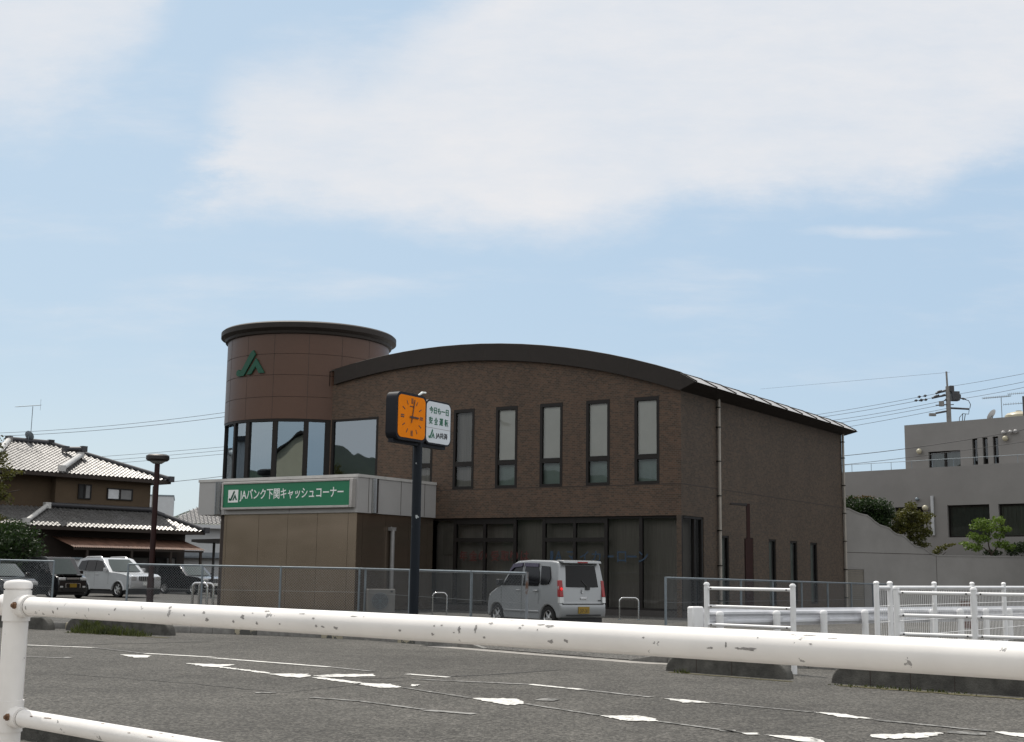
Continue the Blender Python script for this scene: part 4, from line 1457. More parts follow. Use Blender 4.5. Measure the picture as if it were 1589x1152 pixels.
# ================================================================== BARRIER BLOCKS
def block(px0, py0, px1, py1, length, label, h=.27, joints=(), sink=0.0):
    a, b = gnd(px0, py0, ZL), gnd(px1, py1, ZL)
    d = (b - a).normalized()
    o = thing('barrier_block', (a.x, a.y, ZL), math.atan2(d.y, d.x), label, 'barrier block', 'round ended concrete blocks along the lot edge')
    L = length or (b - a).length
    poly = [(0, -.04)]
    R = h * 1.05
    for i in range(9):
        t = math.pi - i * math.pi / 2 / 8
        poly.append((R + R * math.cos(t), h * math.sin(t)))
    for i in range(9):
        t = math.pi / 2 - i * math.pi / 2 / 8
        poly.append((L - R + R * math.cos(t), h * math.sin(t)))
    poly.append((L, -.04))
    m = MB()
    m.prism(poly, lambda x, z: (x, .0, z), lambda x, z: (x, .22, z))
    m.build('block', M_block, o, bevel=.03, seg=3, angle=50)
    for x in joints:
        m = MB(); m.box(x - .006, x + .006, -.002, .002, 0, h - .02); m.build('joint', M_joint, o)
    return o
block(101, 978, 262, 987, 0, 'round ended concrete block with weeds in front, beside the capped post', .30, (1.7,))
b0 = gnd(74, 978, ZL) - (gnd(262, 987, ZL) - gnd(101, 978, ZL)).normalized() * 2.2
_o = block(101, 978, 262, 987, 2.2, 'dark concrete block half hidden behind the capped rail post', .30)
_o.location = (b0.x, b0.y, ZL)
block(1032, 1041, 1221, 1055, 0, 'round ended concrete block right of centre, under the big rail', .26, (.6, 1.25))
block(1289, 1060, 1589, 1082, 3.3, 'long jointed concrete block at far right with moss at its foot', .285, (.62, 1.22, 1.85))
nb = gnd(128, 1163, ZL)
_o = block(101, 978, 262, 987, 1.9, 'concrete block at bottom left corner below the lower rail', .22)
_o.location = (nb.x - KD.x * 1.9, nb.y - KD.y * 1.9, ZL)
_o.rotation_euler.z = math.atan2(KD.y, KD.x)
# low kerb stub and weeds
rnd = random.Random(3)
def weeds(px0, py0, px1, py1, n, hmax, name, label, spread=.25):
    a, b = gnd(px0, py0, ZL), gnd(px1, py1, ZL)
    m = MB()
    for _ in range(n):
        t = rnd.random()
        p = a.lerp(b, t) + Vector((rnd.gauss(0, spread * .4), rnd.gauss(0, spread * .4), 0))
        hh = hmax * rnd.uniform(.3, 1) * (0.35 + 0.65 * math.sin(math.pi * min(1, max(0, t))))
        an = rnd.uniform(0, 6.28)
        dx = Vector((math.cos(an), math.sin(an), 0))
        lean = Vector((math.cos(an + 1.2), math.sin(an + 1.2), 0)) * hh * rnd.uniform(.1, .7)
        w = rnd.uniform(.006, .018)
        m.add([p - dx * w, p + dx * w, p + lean * .5 + dx * w * .8 + Vector((0, 0, hh * .7)), p + lean + Vector((0, 0, hh))], [(0, 1, 2), (0, 2, 3)])
    o = m.build(name, M_grass)
    return tag(o, label, 'weeds', kind='stuff')
weeds(112, 981.8, 228, 988.0, 620, .26, 'weeds', 'green weeds growing along the foot of the concrete block')
weeds(118, 980.5, 160, 983, 420, .36, 'weeds', 'taller leafy weeds against the left half of the concrete block', .16)
weeds(1290, 1063, 1500, 1078, 160, .06, 'weeds', 'sparse moss tufts along the foot of the long concrete block', .2)
weeds(1050, 1044, 1068, 1045.5, 40, .12, 'weeds', 'small weed tuft at the left end of the middle concrete block', .08)
mb = MB()
for x0, y0, x1, y1, w in ((1300, 1063.5, 1589, 1085, .22), (101, 981, 262, 990, .2), (1036, 1043, 1228, 1058, .05)):
    a, b = gnd(x0, y0, ZL + .006), gnd(x1, y1, ZL + .006)
    d = (b - a).normalized(); n = Vector((-d.y, d.x, 0))
    lo, hi = [], []
    for i in range(25):
        p = a.lerp(b, i / 24)
        lo.append(p - n * w * rnd.uniform(.15, .7)); hi.append(p + n * .08)
    for i in range(24):
        mb.quad(lo[i], lo[i + 1], hi[i + 1], hi[i])
tag(mb.build('dirt', M_moss), kind='structure')

# ================================================================== VEHICLES
def arch(xc, r, zs, n=8):
    """wheel arch as points from front to rear, over the wheel"""
    a0 = math.asin(max(-1, min(1, (zs - r * .88) / (r * 1.0)))) if False else 0.15
    return [(xc + r * math.cos(t), .26 + r * math.sin(t)) for t in [a0 + (math.pi - 2 * a0) * i / n for i in range(n + 1)]]
def vehicle(name, loc, az_deg, label, cat, spec, group=None):
    """x forward, y to the left, z up; spec holds the side outline and the openings"""
    o = thing(name, loc, math.radians(90 - az_deg), label, cat, group)
    Wd, belt, tk = spec['W'], spec['belt'], spec['tk']
    xr, xf = spec['ends']
    xm = (xr + xf) / 2
    hl = (xf - xr) / 2
    def hw(x, z):
        w = Wd / 2 - tk * max(0, z - belt)
        e = max(0, abs(x - xm) / hl - .72) / .28
        return w - spec.get('taper', .07) * e * e
    m = MB()
    lo, upp = spec['lower'], spec['upper']
    near = lambda q: min(range(len(lo)), key=lambda i: (lo[i][0] - q[0]) ** 2 + (lo[i][1] - q[1]) ** 2)
    ir, if_ = near(upp[0]), near(upp[-1])          # the beltline's ends, shared by body side and cabin
    pts = list(lo) + list(upp[1:-1])
    n0 = len(lo)
    cab = [ir] + list(range(n0, len(pts))) + [if_]
    ring = list(range(0, ir + 1)) + list(range(n0, len(pts))) + list(range(if_, n0))
    k = len(pts)
    vs = [(x, hw(x, z), z) for x, z in pts] + [(x, -hw(x, z), z) for x, z in pts]
    fs = [list(range(n0)), [i + k for i in range(n0)][::-1], cab, [i + k for i in cab][::-1]]
    for a, b in zip(ring, ring[1:] + ring[:1]):
        fs.append((b, a, a + k, b + k))
    m.add(vs, fs)
    body = m.build('body', spec['paint'], o, bevel=spec.get('bevel', .035), seg=3, angle=28)
    # dark underside between the arches
    m = MB(); m.box(xr + .12, xf - .12, -Wd / 2 + .09, Wd / 2 - .09, .15, .62); m.build('underbody', M_trim, o)
    for gl in spec['side_glass']:
        for s in (1, -1):
            m = MB()
            pts = [(x, s * (hw(x, z) + .002), z) for x, z in gl]
            inn = [(x, s * (hw(x, z) - .02), z) for x, z in gl]
            k = len(pts)
            m.add(pts + inn, [list(range(k))] + [(i, (i + 1) % k, (i + 1) % k + k, i + k) for i in range(k)])
            m.build('side_window', spec.get('glass', M_carglass), o)
    for nm, (xb, zb, xt, zt_, wb, wt), mat in spec['end_glass']:
        m = MB()
        d = .012 if xb > xm else -.012
        N = 6
        rows = []
        for zz_, xx, ww in ((zb, xb, wb), (zt_, xt, wt)):
            rows.append([(xx + d - (.05 * (2 * i / N - 1) ** 2 if xb > xm else -.03 * (2 * i / N - 1) ** 2), ww * (2 * i / N - 1), zz_) for i in range(N + 1)])
        m.add(rows[0] + rows[1], [(i, i + 1, i + 1 + N + 1, i + N + 1) for i in range(N)], 0, True)
        m.build(nm, mat, o)
    r = spec['wr']
    for x in spec['axles']:
        for s in (1, -1):
            yc = s * (Wd / 2 - .10)
            M = Matrix.Translation((x, yc, r)) @ Matrix.Rotation(math.pi / 2 * -s, 4, 'X')
            m = MB(); m.lathe([(r * .62, -.085), (r * .93, -.09), (r, -.06), (r, .06), (r * .93, .09), (r * .66, .088), (r * .62, .07)], 28, M=M)
            wh = m.build('wheel', M_tyre, o)
            m = MB()
            m.lathe([(r * .66, .075), (r * .62, .082), (r * .58, .06)], 28, M=M)
            n = spec.get('spokes', 5)
            for k in range(n):
                R = M @ Matrix.Rotation(2 * math.pi * k / n + .3, 4, 'Z')
                m.add([R @ Vector(p) for p in ((.0, -r * .16, .075), (r * .63, -r * .085, .06), (r * .63, r * .085, .06), (.0, r * .16, .075))], [(0, 1, 2, 3)])
            m.lathe([(r * .17, .07), (r * .14, .085), (.001, .086)], 16, M=M)
            m.build('rim', M_rim, wh)
            m = MB(); m.lathe([(r * .62, .03), (.001, .03)], 20, M=M); m.build('brake_disc', M_trim, wh)
    for s in (1, -1):
        xmi, zmi = spec['mirror']
        y = s * (hw(xmi, zmi) + .10)
        m = MB(); m.box(xmi - .05, xmi + .07, y - .085, y + .085, zmi - .02, zmi + .14); m.box(xmi - .01, xmi + .03, s * (hw(xmi, zmi) - .02), y, zmi + .0, zmi + .035)
        m.build('mirror', spec.get('mirror_mat', spec['paint']), o, bevel=.03)
        for xh, zh in spec['handles']:
            yy = s * (hw(xh, zh) + .012)
            m = MB(); m.box(xh - .09, xh + .09, yy - .016, yy + .010, zh - .018, zh + .018); m.build('door_handle', spec['paint'], o, bevel=.01)
        for xs_, za_, zb_ in spec['seams']:
            m = MB()
            k = 8
            pts = [(xs_, za_ + (zb_ - za_) * i / k) for i in range(k + 1)]
            for (xa, z0), (xb, z1) in zip(pts, pts[1:]):
                m.quad((xa - .006, s * (hw(xa, z0) + .0025), z0), (xa + .006, s * (hw(xa, z0) + .0025), z0), (xb + .006, s * (hw(xb, z1) + .0025), z1), (xb - .006, s * (hw(xb, z1) + .0025), z1))
            m.build('door_seam', M_trim, o)
    return o, body, hw

# silver box-shaped kei wagon on the forecourt, seen from behind
spec = dict(W=1.475, belt=1.03, tk=.17, ends=(-1.70, 1.70), taper=.06, paint=M_silver, bevel=.04,
    lower=[(-1.66, .30), (-1.70, .42), (-1.70, .60), (-1.655, .66), (-1.63, 1.03), (.98, 1.02), (1.20, .97), (1.48, .86), (1.63, .72), (1.69, .55), (1.69, .34), (1.62, .24)]
          + arch(1.16, .335, .24) + [(.80, .22), (-.86, .22)] + arch(-1.20, .335, .24) + [(-1.56, .28)],
    upper=[(-1.63, 1.025), (-1.535, 1.56), (-1.47, 1.645), (-1.2, 1.675), (-.3, 1.695), (.30, 1.67), (.50, 1.60), (1.02, 1.015)],
    side_glass=[[(.86, 1.05), (.44, 1.555), (.02, 1.575), (.02, 1.05)], [(-.08, 1.05), (-.08, 1.575), (-.70, 1.565), (-.80, 1.14), (-.74, 1.05)],
                [(-.88, 1.08), (-.80, 1.55), (-1.18, 1.53), (-1.27, 1.24), (-1.20, 1.10)]],
    end_glass=[('rear_window', (-1.640, 1.035, -1.545, 1.56, .575, .53), M_carglass), ('windscreen', (.99, 1.05, .52, 1.59, .62, .53), M_carglass)],
    axles=(1.16, -1.20), wr=.285, mirror=(.84, 1.06), handles=[(.14, .93), (-.66, .93)], seams=[(-.03, .30, 1.55), (-.80, .62, 1.0), (.93, .55, 1.0)],
    spokes=5, mirror_mat=M_trim)
AZC = -32.5
cdir, cright = azd(AZC), azd(AZC + 90)
rl = at(867, 970, 31.7)
cc = Vector((rl.x, rl.y, 0)) + cdir * 1.70 + cright * .7375
van, body, hw = vehicle('parked_car', cc, AZC, 'silver boxy small car seen from behind with a lit red brake lamp', 'car', spec)
for s in (1, -1):
    m = MB()
    m.prism([(-1.665, .80), (-1.58, .80), (-1.54, 1.20), (-1.600, 1.20)], lambda x, z: (x, s * (hw(x, z) + .006), z), lambda x, z: (x - .02, s * .585, z))
    tl = m.build('tail_lamp', M_red, van, bevel=.012)
    m = MB()
    m.prism([(-1.672, .655), (-1.60, .655), (-1.60, .795), (-1.662, .795)], lambda x, z: (x, s * (hw(x, z) + .005), z), lambda x, z: (x - .018, s * .585, z))
    m.build('reversing_lens', M_clearlens, tl)
    if s == 1:
        m = MB(); m.lathe([(.038, 0), (.03, .010), (.001, .013)], 14, M=Matrix.Translation((-1.668, .64, .99)) @ Matrix.Rotation(-math.pi / 2, 4, 'Y')); m.build('lit_bulb', M_redlit, tl)
    m = MB()
    m.prism([(.86, 1.46), (.80, 1.52), (.44, 1.60), (.02, 1.625), (.02, 1.565), (.42, 1.535)] if False else [(.62, 1.34), (.60, 1.42), (.45, 1.60), (.02, 1.62), (.02, 1.53), (.40, 1.50)],
            lambda x, z: (x, s * (hw(x, z) + .006), z), lambda x, z: (x, s * (hw(x, z) + .035), z))
    m.build('door_visor', M_visor, van)
    m = MB()
    m.prism([(-.08, 1.53), (-.08, 1.62), (-.70, 1.61), (-.71, 1.52)], lambda x, z: (x, s * (hw(x, z) + .006), z), lambda x, z: (x, s * (hw(x, z) + .035), z))
    m.build('door_visor', M_visor, van)
    m = MB(); m.prism([(-.83, .40), (.79, .40), (.79, .45), (-.83, .45)], lambda x, z: (x, s * (hw(x, z) - .01), z), lambda x, z: (x, s * (hw(x, z) + .028), z)); m.build('side_moulding', M_silver, van, bevel=.012)
m = MB(); m.prism([(-1.66, 1.615), (-1.63, 1.672), (-1.36, 1.695), (-1.40, 1.655)], lambda x, z: (x, .575, z), lambda x, z: (x, -.575, z)); sp = m.build('spoiler', M_silver, van, bevel=.012)
m = MB(); m.box(-1.662, -1.62, -.15, .15, 1.625, 1.655); m.build('high_brake_lamp', M_red, sp)
m = MB(); m.path([(-1.66, -.02, 1.03), (-1.655, .05, 1.0), (-1.61, .30, 1.16)] if False else [(-1.645, -.16, 1.00), (-1.65, -.12, 1.06), (-1.625, .02, 1.20)], .018, 6); m.box(-1.67, -1.63, -.21, -.10, .97, 1.04); m.build('rear_wiper', M_trim, van)
m = MB(); m.box(-1.668, -1.645, -.13, .07, .735, .80); m.build('tailgate_handle', M_chrome, van, bevel=.008)
m = MB(); m.prism([(-.045, .02), (.0, .055), (.045, .02), (.015, .02), (.045, -.02), (0, -.055), (-.045, -.02), (-.015, -.02)], lambda a, b: (-1.652, a, .935 + b), lambda a, b: (-1.660, a, .935 + b)); m.build('emblem', M_chrome, van)
m = MB()
for a, b, c, d in ((-.705, .615, -.700, 1.0), (.700, .615, .705, 1.0)):
    m.box(-1.676, -1.66, a, c, b, d) if False else None
m.box(-1.705, -1.68, -.62, .62, .628, .640)
m.build('tailgate_seam', M_trim, van)
m = MB(); m.box(-1.72, -1.70, -.165, .165, .40, .565); npl = m.build('number_plate', M_plate, van)
MT = Matrix.Translation((-1.7205, .12, .42)) @ Matrix.Rotation(-math.pi / 2, 4, 'Z')
text('lettering', '37-31', M_black, npl, .24, .085, MT, .002)
m = MB(); m.box(-1.712, -1.70, -.52, .52, .345, .375); m.build('bumper_slot', M_trim, van)
m = MB(); m.box(-1.665, -1.655, -.56, -.47, .70, .725); m.build('badge', M_trim, van)
for s in (1, -1):
    m = MB(); m.box(1.50, 1.66, s * .38, s * .66, .66, .82); m.build('headlamp', M_clearlens, van, bevel=.03)

def front_end(o, hw, xf, zl0, zl1, w, grille, plate_mat, plate_z, lampw=.30, bumper=None):
    for s in (1, -1):
        m = MB(); m.box(xf - .22, xf + .012, s * (w - lampw), s * w, zl0, zl1); m.build('headlamp', M_clearlens, o, bevel=.025)
    m = MB()
    z0, z1, gw, mat = grille
    m.box(xf - .05, xf + .012, -gw, gw, z0, z1)
    g = m.build('grille', mat, o)
    for k in range(7):
        y = -gw + (k + .5) * 2 * gw / 7
        m = MB(); m.box(xf + .012, xf + .022, y - .012, y + .012, z0 + .01, z1 - .01); m.build('grille_bar', M_rim, g)
    m = MB(); m.box(xf + .03, xf + .05, -.165, .165, plate_z, plate_z + .165); m.build('number_plate', plate_mat, o)
    m = MB(); m.box(xf - .02, xf + .02, -w * .75, w * .75, .34, .44); m.build('air_intake', M_trim, o)
    for s in (1, -1):
        m = MB(); m.box(xf - .06, xf + .015, s * w * .72, s * w * .93, .46, .54); m.build('fog_lamp', M_clearlens, o, bevel=.01)
AZL = 130
PK = 'cars parked in front of the tiled house'
ldir, lright = azd(AZL), azd(AZL + 90)
def park(px, py, ahead=0.0, side=0.0):
    p = gnd(px, py)
    return Vector((p.x, p.y, 0)) - ldir * ahead - lright * side
suv = dict(W=1.88, belt=1.16, tk=.20, ends=(-2.30, 2.36), taper=.14, paint=M_pearl, bevel=.06,
    lower=[(-2.24, .46), (-2.30, .62), (-2.28, 1.0), (-2.24, 1.16), (.80, 1.15), (1.25, 1.13), (1.9, 1.06), (2.22, .98), (2.33, .80), (2.36, .60), (2.30, .42)]
          + arch(1.48, .47, .4) + [(.98, .36), (-.82, .36)] + arch(-1.30, .47, .4) + [(-1.9, .42)],
    upper=[(-2.24, 1.155), (-2.10, 1.60), (-1.98, 1.74), (-1.5, 1.81), (-.30, 1.82), (.02, 1.76), (.80, 1.145)],
    side_glass=[[(.55, 1.20), (.02, 1.66), (-.42, 1.70), (-.42, 1.20)], [(-.46, 1.20), (-.46, 1.70), (-1.18, 1.70), (-1.24, 1.20)], [(-1.28, 1.22), (-1.22, 1.70), (-1.76, 1.66), (-2.02, 1.32), (-1.9, 1.24)]],
    end_glass=[('windscreen', (.80, 1.19, .06, 1.75, .76, .66), M_carglass_l), ('rear_window', (-2.235, 1.2, -2.08, 1.65, .72, .6), M_carglass)],
    axles=(1.48, -1.30), wr=.375, mirror=(.56, 1.20), handles=[(-.26, 1.05), (-1.14, 1.05)], seams=[(-.44, .5, 1.14), (.70, .6, 1.14), (-1.21, .85, 1.14)], spokes=6)
s1, b1, h1 = vehicle('parked_car', park(185, 927.5, 1.48, .8), AZL, 'white four wheel drive car parked between a black van and the lamp post', 'car', suv, PK)
front_end(s1, h1, 2.345, .80, .98, .80, (.78, .98, .36, P('dark grille', (.05, .05, .05), .4)), M_letter, .56)
m = MB()
for s in (1, -1):
    m.path([(-1.7, s * .66, 1.80), (-1.6, s * .66, 1.86), (-.4, s * .66, 1.87), (-.28, s * .66, 1.81)], .022, 8)
m.build('roof_rail', M_rim, s1)
for x in (1.48, -1.30):
    for s in (1, -1):
        m = MB()
        m.path([(x + .50 * math.cos(t), s * .925, .26 + .50 * math.sin(t)) for t in [.15 + i * (math.pi - .3) / 12 for i in range(13)]], .04, 6)
        m.build('arch_flare', M_pearl, s1)
keivan = dict(W=1.475, belt=1.02, tk=.10, ends=(-1.70, 1.70), taper=.06, paint=M_blackpaint, bevel=.05,
    lower=[(-1.66, .30), (-1.70, .45), (-1.68, 1.02), (1.12, 1.02), (1.42, .98), (1.62, .90), (1.68, .72), (1.70, .5), (1.66, .26)] + arch(1.16, .32, .24) + [(.80, .22), (-.86, .22)] + arch(-1.20, .32, .24) + [(-1.56, .28)],
    upper=[(-1.68, 1.015), (-1.60, 1.66), (-1.50, 1.76), (.35, 1.80), (.62, 1.76), (1.15, 1.015)],
    side_glass=[[(.90, 1.06), (.52, 1.66), (.05, 1.68), (.05, 1.06)], [(-.05, 1.06), (-.05, 1.68), (-.80, 1.68), (-.80, 1.06)], [(-.90, 1.06), (-.90, 1.68), (-1.5, 1.64), (-1.55, 1.06)]],
    end_glass=[('windscreen', (1.13, 1.05, .66, 1.72, .64, .58), M_carglass_l), ('rear_window', (-1.69, 1.05, -1.61, 1.62, .62, .56), M_carglass)],
    axles=(1.16, -1.20), wr=.275, mirror=(.92, 1.08), handles=[(.12, .95), (-.7, .95)], seams=[(0, .3, 1.0)], spokes=5)
s2, b2, h2 = vehicle('parked_car', park(121, 928.5, 1.16, -.62), AZL, 'tall black van with a yellow number plate parked left of the white car', 'car', keivan, PK)
front_end(s2, h2, 1.69, .78, .90, .66, (.82, .90, .30, M_rim), M_plate, .48)
m = MB(); m.box(1.66, 1.72, -.36, .36, .64, .66); m.box(1.66, 1.72, -.36, -.33, .46, .66); m.box(1.66, 1.72, .33, .36, .46, .66); m.build('grille_trim', M_rim, s2)
m = MB(); m.box(1.0, 1.60, -.60, .60, 1.0, 1.006); m.build('bonnet_edge', M_blackpaint, s2)
hatch = dict(W=1.70, belt=.92, tk=.26, ends=(-1.95, 1.95), taper=.16, paint=M_blackpaint, bevel=.06,
    lower=[(-1.90, .30), (-1.95, .5), (-1.88, .92), (.80, .92), (1.3, .88), (1.72, .78), (1.90, .64), (1.95, .46), (1.88, .24)] + arch(1.28, .36, .24) + [(.9, .2), (-.9, .2)] + arch(-1.25, .36, .24) + [(-1.7, .26)],
    upper=[(-1.88, .915), (-1.62, 1.34), (-1.45, 1.46), (-.3, 1.52), (.05, 1.47), (.95, .915)],
    side_glass=[[(.62, .96), (.02, 1.38), (-.35, 1.42), (-.35, .96)], [(-.43, .96), (-.43, 1.42), (-1.1, 1.38), (-1.35, 1.0)]],
    end_glass=[('windscreen', (.96, .95, .10, 1.46, .68, .54), M_carglass_l), ('rear_window', (-1.86, .97, -1.62, 1.35, .6, .5), M_carglass)],
    axles=(1.28, -1.25), wr=.30, mirror=(.66, .97), handles=[(-.25, .82), (-1.1, .84)], seams=[(-.39, .3, .9)], spokes=7)
s3, b3, h3 = vehicle('parked_car', park(44, 929, 1.28, -.7), AZL, 'low black hatchback at far left behind the short chain link fence', 'car', hatch, PK)
front_end(s3, h3, 1.90, .56, .72, .74, (.52, .60, .3, M_trim), M_letter, .36)
suv2 = dict(suv); suv2['paint'] = M_blackpaint
s4, b4, h4 = vehicle('parked_car', park(300, 922.5, .3, 0), AZL, 'black off road wagon parked behind the steel hoops left of the kiosk', 'car', suv2, PK)
s4.scale = (.92, .92, .86)
front_end(s4, h4, 2.345, .80, .96, .80, (.78, .96, .36, M_trim), M_letter, .56)

# ================================================================== TILED HOUSE
HO = at(232, 790, 76); HO.z = 0
HR = math.radians(48)
house = thing('tiled_house', HO, HR, 'two storey ochre house with glazed grey tile roofs and a rusty porch', 'house')
def tile_plane(m, O, eu, ev, poly, pu=.27, pv=.25, mi=0):
    """rows of wavy tiles over a roof slope; poly in (along, up-slope) metres"""
    O, eu, ev = Vector(O), Vector(eu).normalized(), Vector(ev).normalized()
    nn = eu.cross(ev)
    if nn.z < 0: nn = -nn
    def inside(u, v):
        c = False
        for (x0, y0), (x1, y1) in zip(poly, poly[1:] + poly[:1]):
            if (y0 > v) != (y1 > v) and u < (x1 - x0) * (v - y0) / (y1 - y0) + x0:
                c = not c
        return c
    us, vs_ = [p[0] for p in poly], [p[1] for p in poly]
    u0, u1, v0, v1 = min(us), max(us), min(vs_), max(vs_)
    S = 6
    nu, nv = int((u1 - u0) / pu) + 1, int((v1 - v0) / pv) + 1
    for r in range(nv):
        for lo in range(nu):
            uc, vc = u0 + (lo + .5) * pu, v0 + (r + .5) * pv
            if not inside(uc, vc):
                continue
            pts = []
            for e in (0, 1):
                for i in range(S + 1):
                    u = u0 + (lo + i / S) * pu
                    v = v0 + (r + e) * pv + (.0 if e == 0 else .02)
                    h = .038 * math.cos(2 * math.pi * i / S) + .03 * (1 - e)
                    pts.append(O + eu * u + ev * v + nn * h)
            front = [p - nn * .05 for p in pts[:S + 1]]
            m.add(pts, [(i, i + 1, i + S + 2, i + S + 1) for i in range(S)], mi, True)
            m.add(front + pts[:S + 1], [(i, i + 1, i + S + 2, i + S + 1) for i in range(S)], mi)
    return m
def ridge(m, a, b, r=.13, cap=True):
    m.path([a, b], r, 10)
    if cap:
        for p in (a, b):
            m.box(p[0] - .16, p[0] + .16, p[1] - .16, p[1] + .16, p[2] - .16, p[2] + .17)
# walls
m = MB()
m.box(-6.0, 0, 0, 6.5, 3.6, 6.62)
m.box(-13, -6.0, .5, 6.5, 3.6, 6.62)
m.build('upper_wall', M_ochre, house)
m = MB()
m.box(-13, 1.75, -1.2, 6.5, 0, 3.7)
m.build('lower_wall', M_darkwood, house)
def sliding(x0, x1, z0, z1, y, lit):
    f = MB()
    for a, b, c, d in ((x0, x0 + .06, z0, z1), (x1 - .06, x1, z0, z1), ((x0 + x1) / 2 - .05, (x0 + x1) / 2 + .05, z0, z1)):
        f.box(a, b, y - .08, y, c, d)
    f.box(x0 + .06, x1 - .06, y - .075, y, z0, z0 + .06); f.box(x0 + .06, x1 - .06, y - .075, y, z1 - .06, z1)
    w = f.build('window', M_frame, house)
    mid = (x0 + x1) / 2
    for a, b, mt_ in ((x0 + .06, mid - .05, lit), (mid + .05, x1 - .06, P('dim curtain', (.2, .2, .2), .8))):
        q = MB(); q.quad((a, y - .03, z0 + .06), (b, y - .03, z0 + .06), (b, y - .03, z1 - .06), (a, y - .03, z1 - .06)); q.build('pane', mt_, w)
sliding(-2.85, -1.2, 5.2, 5.86, 0, P('white curtain in window', (.62, .64, .66), .35))
sliding(-4.65, -3.85, 5.15, 5.98, 0, M_inside)
sliding(-3.2, -.6, .6, 2.0, -1.2, M_inside)
sliding(-.2, 1.2, .3, 2.0, -1.2, M_inside)
# upper roof
ez, pz = 6.49, .475
up_len = math.hypot(4.05, 4.05 * pz)
evv = (0, 4.05, 4.05 * pz)
m = MB()
tile_plane(m, (-12.0, -.55, ez), (1, 0, 0), evv, [(0, 0), (12.85, 0), (7.45, up_len), (4.6, up_len)])
rf = m.build('upper_roof', M_tile, house)
m = MB()
m.quad((-12.0, -.55, ez - .06), (.93, -.55, ez - .06), (-4.6, 3.5, 8.36), (-7.3, 3.5, 8.36))
m.quad((.93, -.55, ez - .06), (.93, 7.7, ez - .06), (-4.6, 3.5, 8.36))
m.quad((.93, 7.7, ez - .06), (-12.0, 7.7, ez - .06), (-7.3, 3.5, 8.36), (-4.6, 3.5, 8.36))
m.quad((-12.0, 7.7, ez - .06), (-12.0, -.55, ez - .06), (-7.3, 3.5, 8.36))
m.box(-12.0, .93, -.57, -.51, ez - .22, ez - .03)
m.box(.87, .93, -.66, 7.7, ez - .22, ez - .05)
m.quad((-12.0, -.51, ez - .2), (.9, -.51, ez - .2), (.9, 7.6, ez - .2), (-12.0, 7.6, ez - .2))
m.build('eave', M_darkwood, rf)
for a, b, nm, mt_ in (((-7.15, 3.5, 8.50), (-4.6, 3.5, 8.50), 'ridge', M_ridge), ((-4.6, 3.5, 8.45), (.95, -.57, 6.56), 'ridge', M_ridge),
                      ((-4.35, 2.2, 8.08), (-3.5, 1.7, 8.12), 'ridge', M_ridge), ((-7.15, 3.5, 8.45), (-9.9, -.2, 6.9), 'verge', M_tile_sunlit), ((-3.8, 1.5, 7.72), (-6.05, -.62, 6.72), 'verge', M_tile_sunlit)):
    m = MB(); ridge(m, a, b, .14 if nm == 'ridge' else .16); m.build(nm, mt_, rf)
# lower roof
m = MB()
lz0, lz1, ly = 3.52, 4.62, -2.3
ev2 = (0, -ly, lz1 - lz0)
l2 = math.hypot(-ly, lz1 - lz0)
tile_plane(m, (-12.5, ly, lz0), (1, 0, 0), ev2, [(0, 0), (14.75, 0), (12.45, l2), (0, l2)])
r2 = m.build('lower_roof', M_tile, house)
m = MB()
m.quad((-12.5, ly, lz0 - .06), (2.35, ly, lz0 - .06), (.0, 0, lz1 - .06), (-12.5, 0, lz1 - .06))
m.quad((2.35, ly, lz0 - .06), (2.35, 6.5, lz0 - .06), (0, 6.5, lz1 - .06), (0, 0, lz1 - .06))
m.box(-12.5, 2.35, ly - .02, ly + .04, lz0 - .2, lz0 - .03)
m.quad((-12.5, ly + .04, lz0 - .18), (2.3, ly + .04, lz0 - .18), (2.3, 6.5, lz0 - .18), (-12.5, 6.5, lz0 - .18))
m.build('eave', M_darkwood, r2)
for a, b, nm, mt_ in (((0, 0, lz1 + .1), (2.38, ly - .03, lz0 + .06), 'ridge', M_ridge), ((-6.6, -.3, lz1 + .05), (-8.75, ly + .1, lz0 + .17), 'verge', M_tile_sunlit), ((-6.4, -.12, lz1 + .12), (0, -.12, lz1 + .12), 'ridge', M_ridge)):
    m = MB(); ridge(m, a, b, .13, nm != 'ridge' or a[0] == 0); m.build(nm, mt_, r2)
# porch
m = MB()
k = 60
vs = []
for i in range(k * 4 + 1):
    u = -6.5 + 8.3 * i / (k * 4)
    w = .022 * math.cos(i * math.pi / 2)
    vs += [(u - (.0), -3.15, 2.42 + w), (u - .25, -1.22, 2.98 + w)]
m.add(vs, [(2 * i, 2 * i + 2, 2 * i + 3, 2 * i + 1) for i in range(k * 4)], 0, True)
po = m.build('porch_roof', M_rustroof, house)
m = MB(); m.box(-6.4, 1.75, -3.1, -3.02, 2.28, 2.38); m.build('beam', M_darkwood, po)
for x in (-5.6, -2.9, -.4, 1.6):
    m = MB(); m.box(x - .06, x + .06, -3.1, -2.98, 0, 2.3); m.build('porch_post', M_darkwood, house)
m = MB(); m.path([(.30, -.5, 6.35), (.1, -.12, 6.1), (.1, -.12, 4.7)], .045, 8); m.build('downpipe', M_pipe, house)
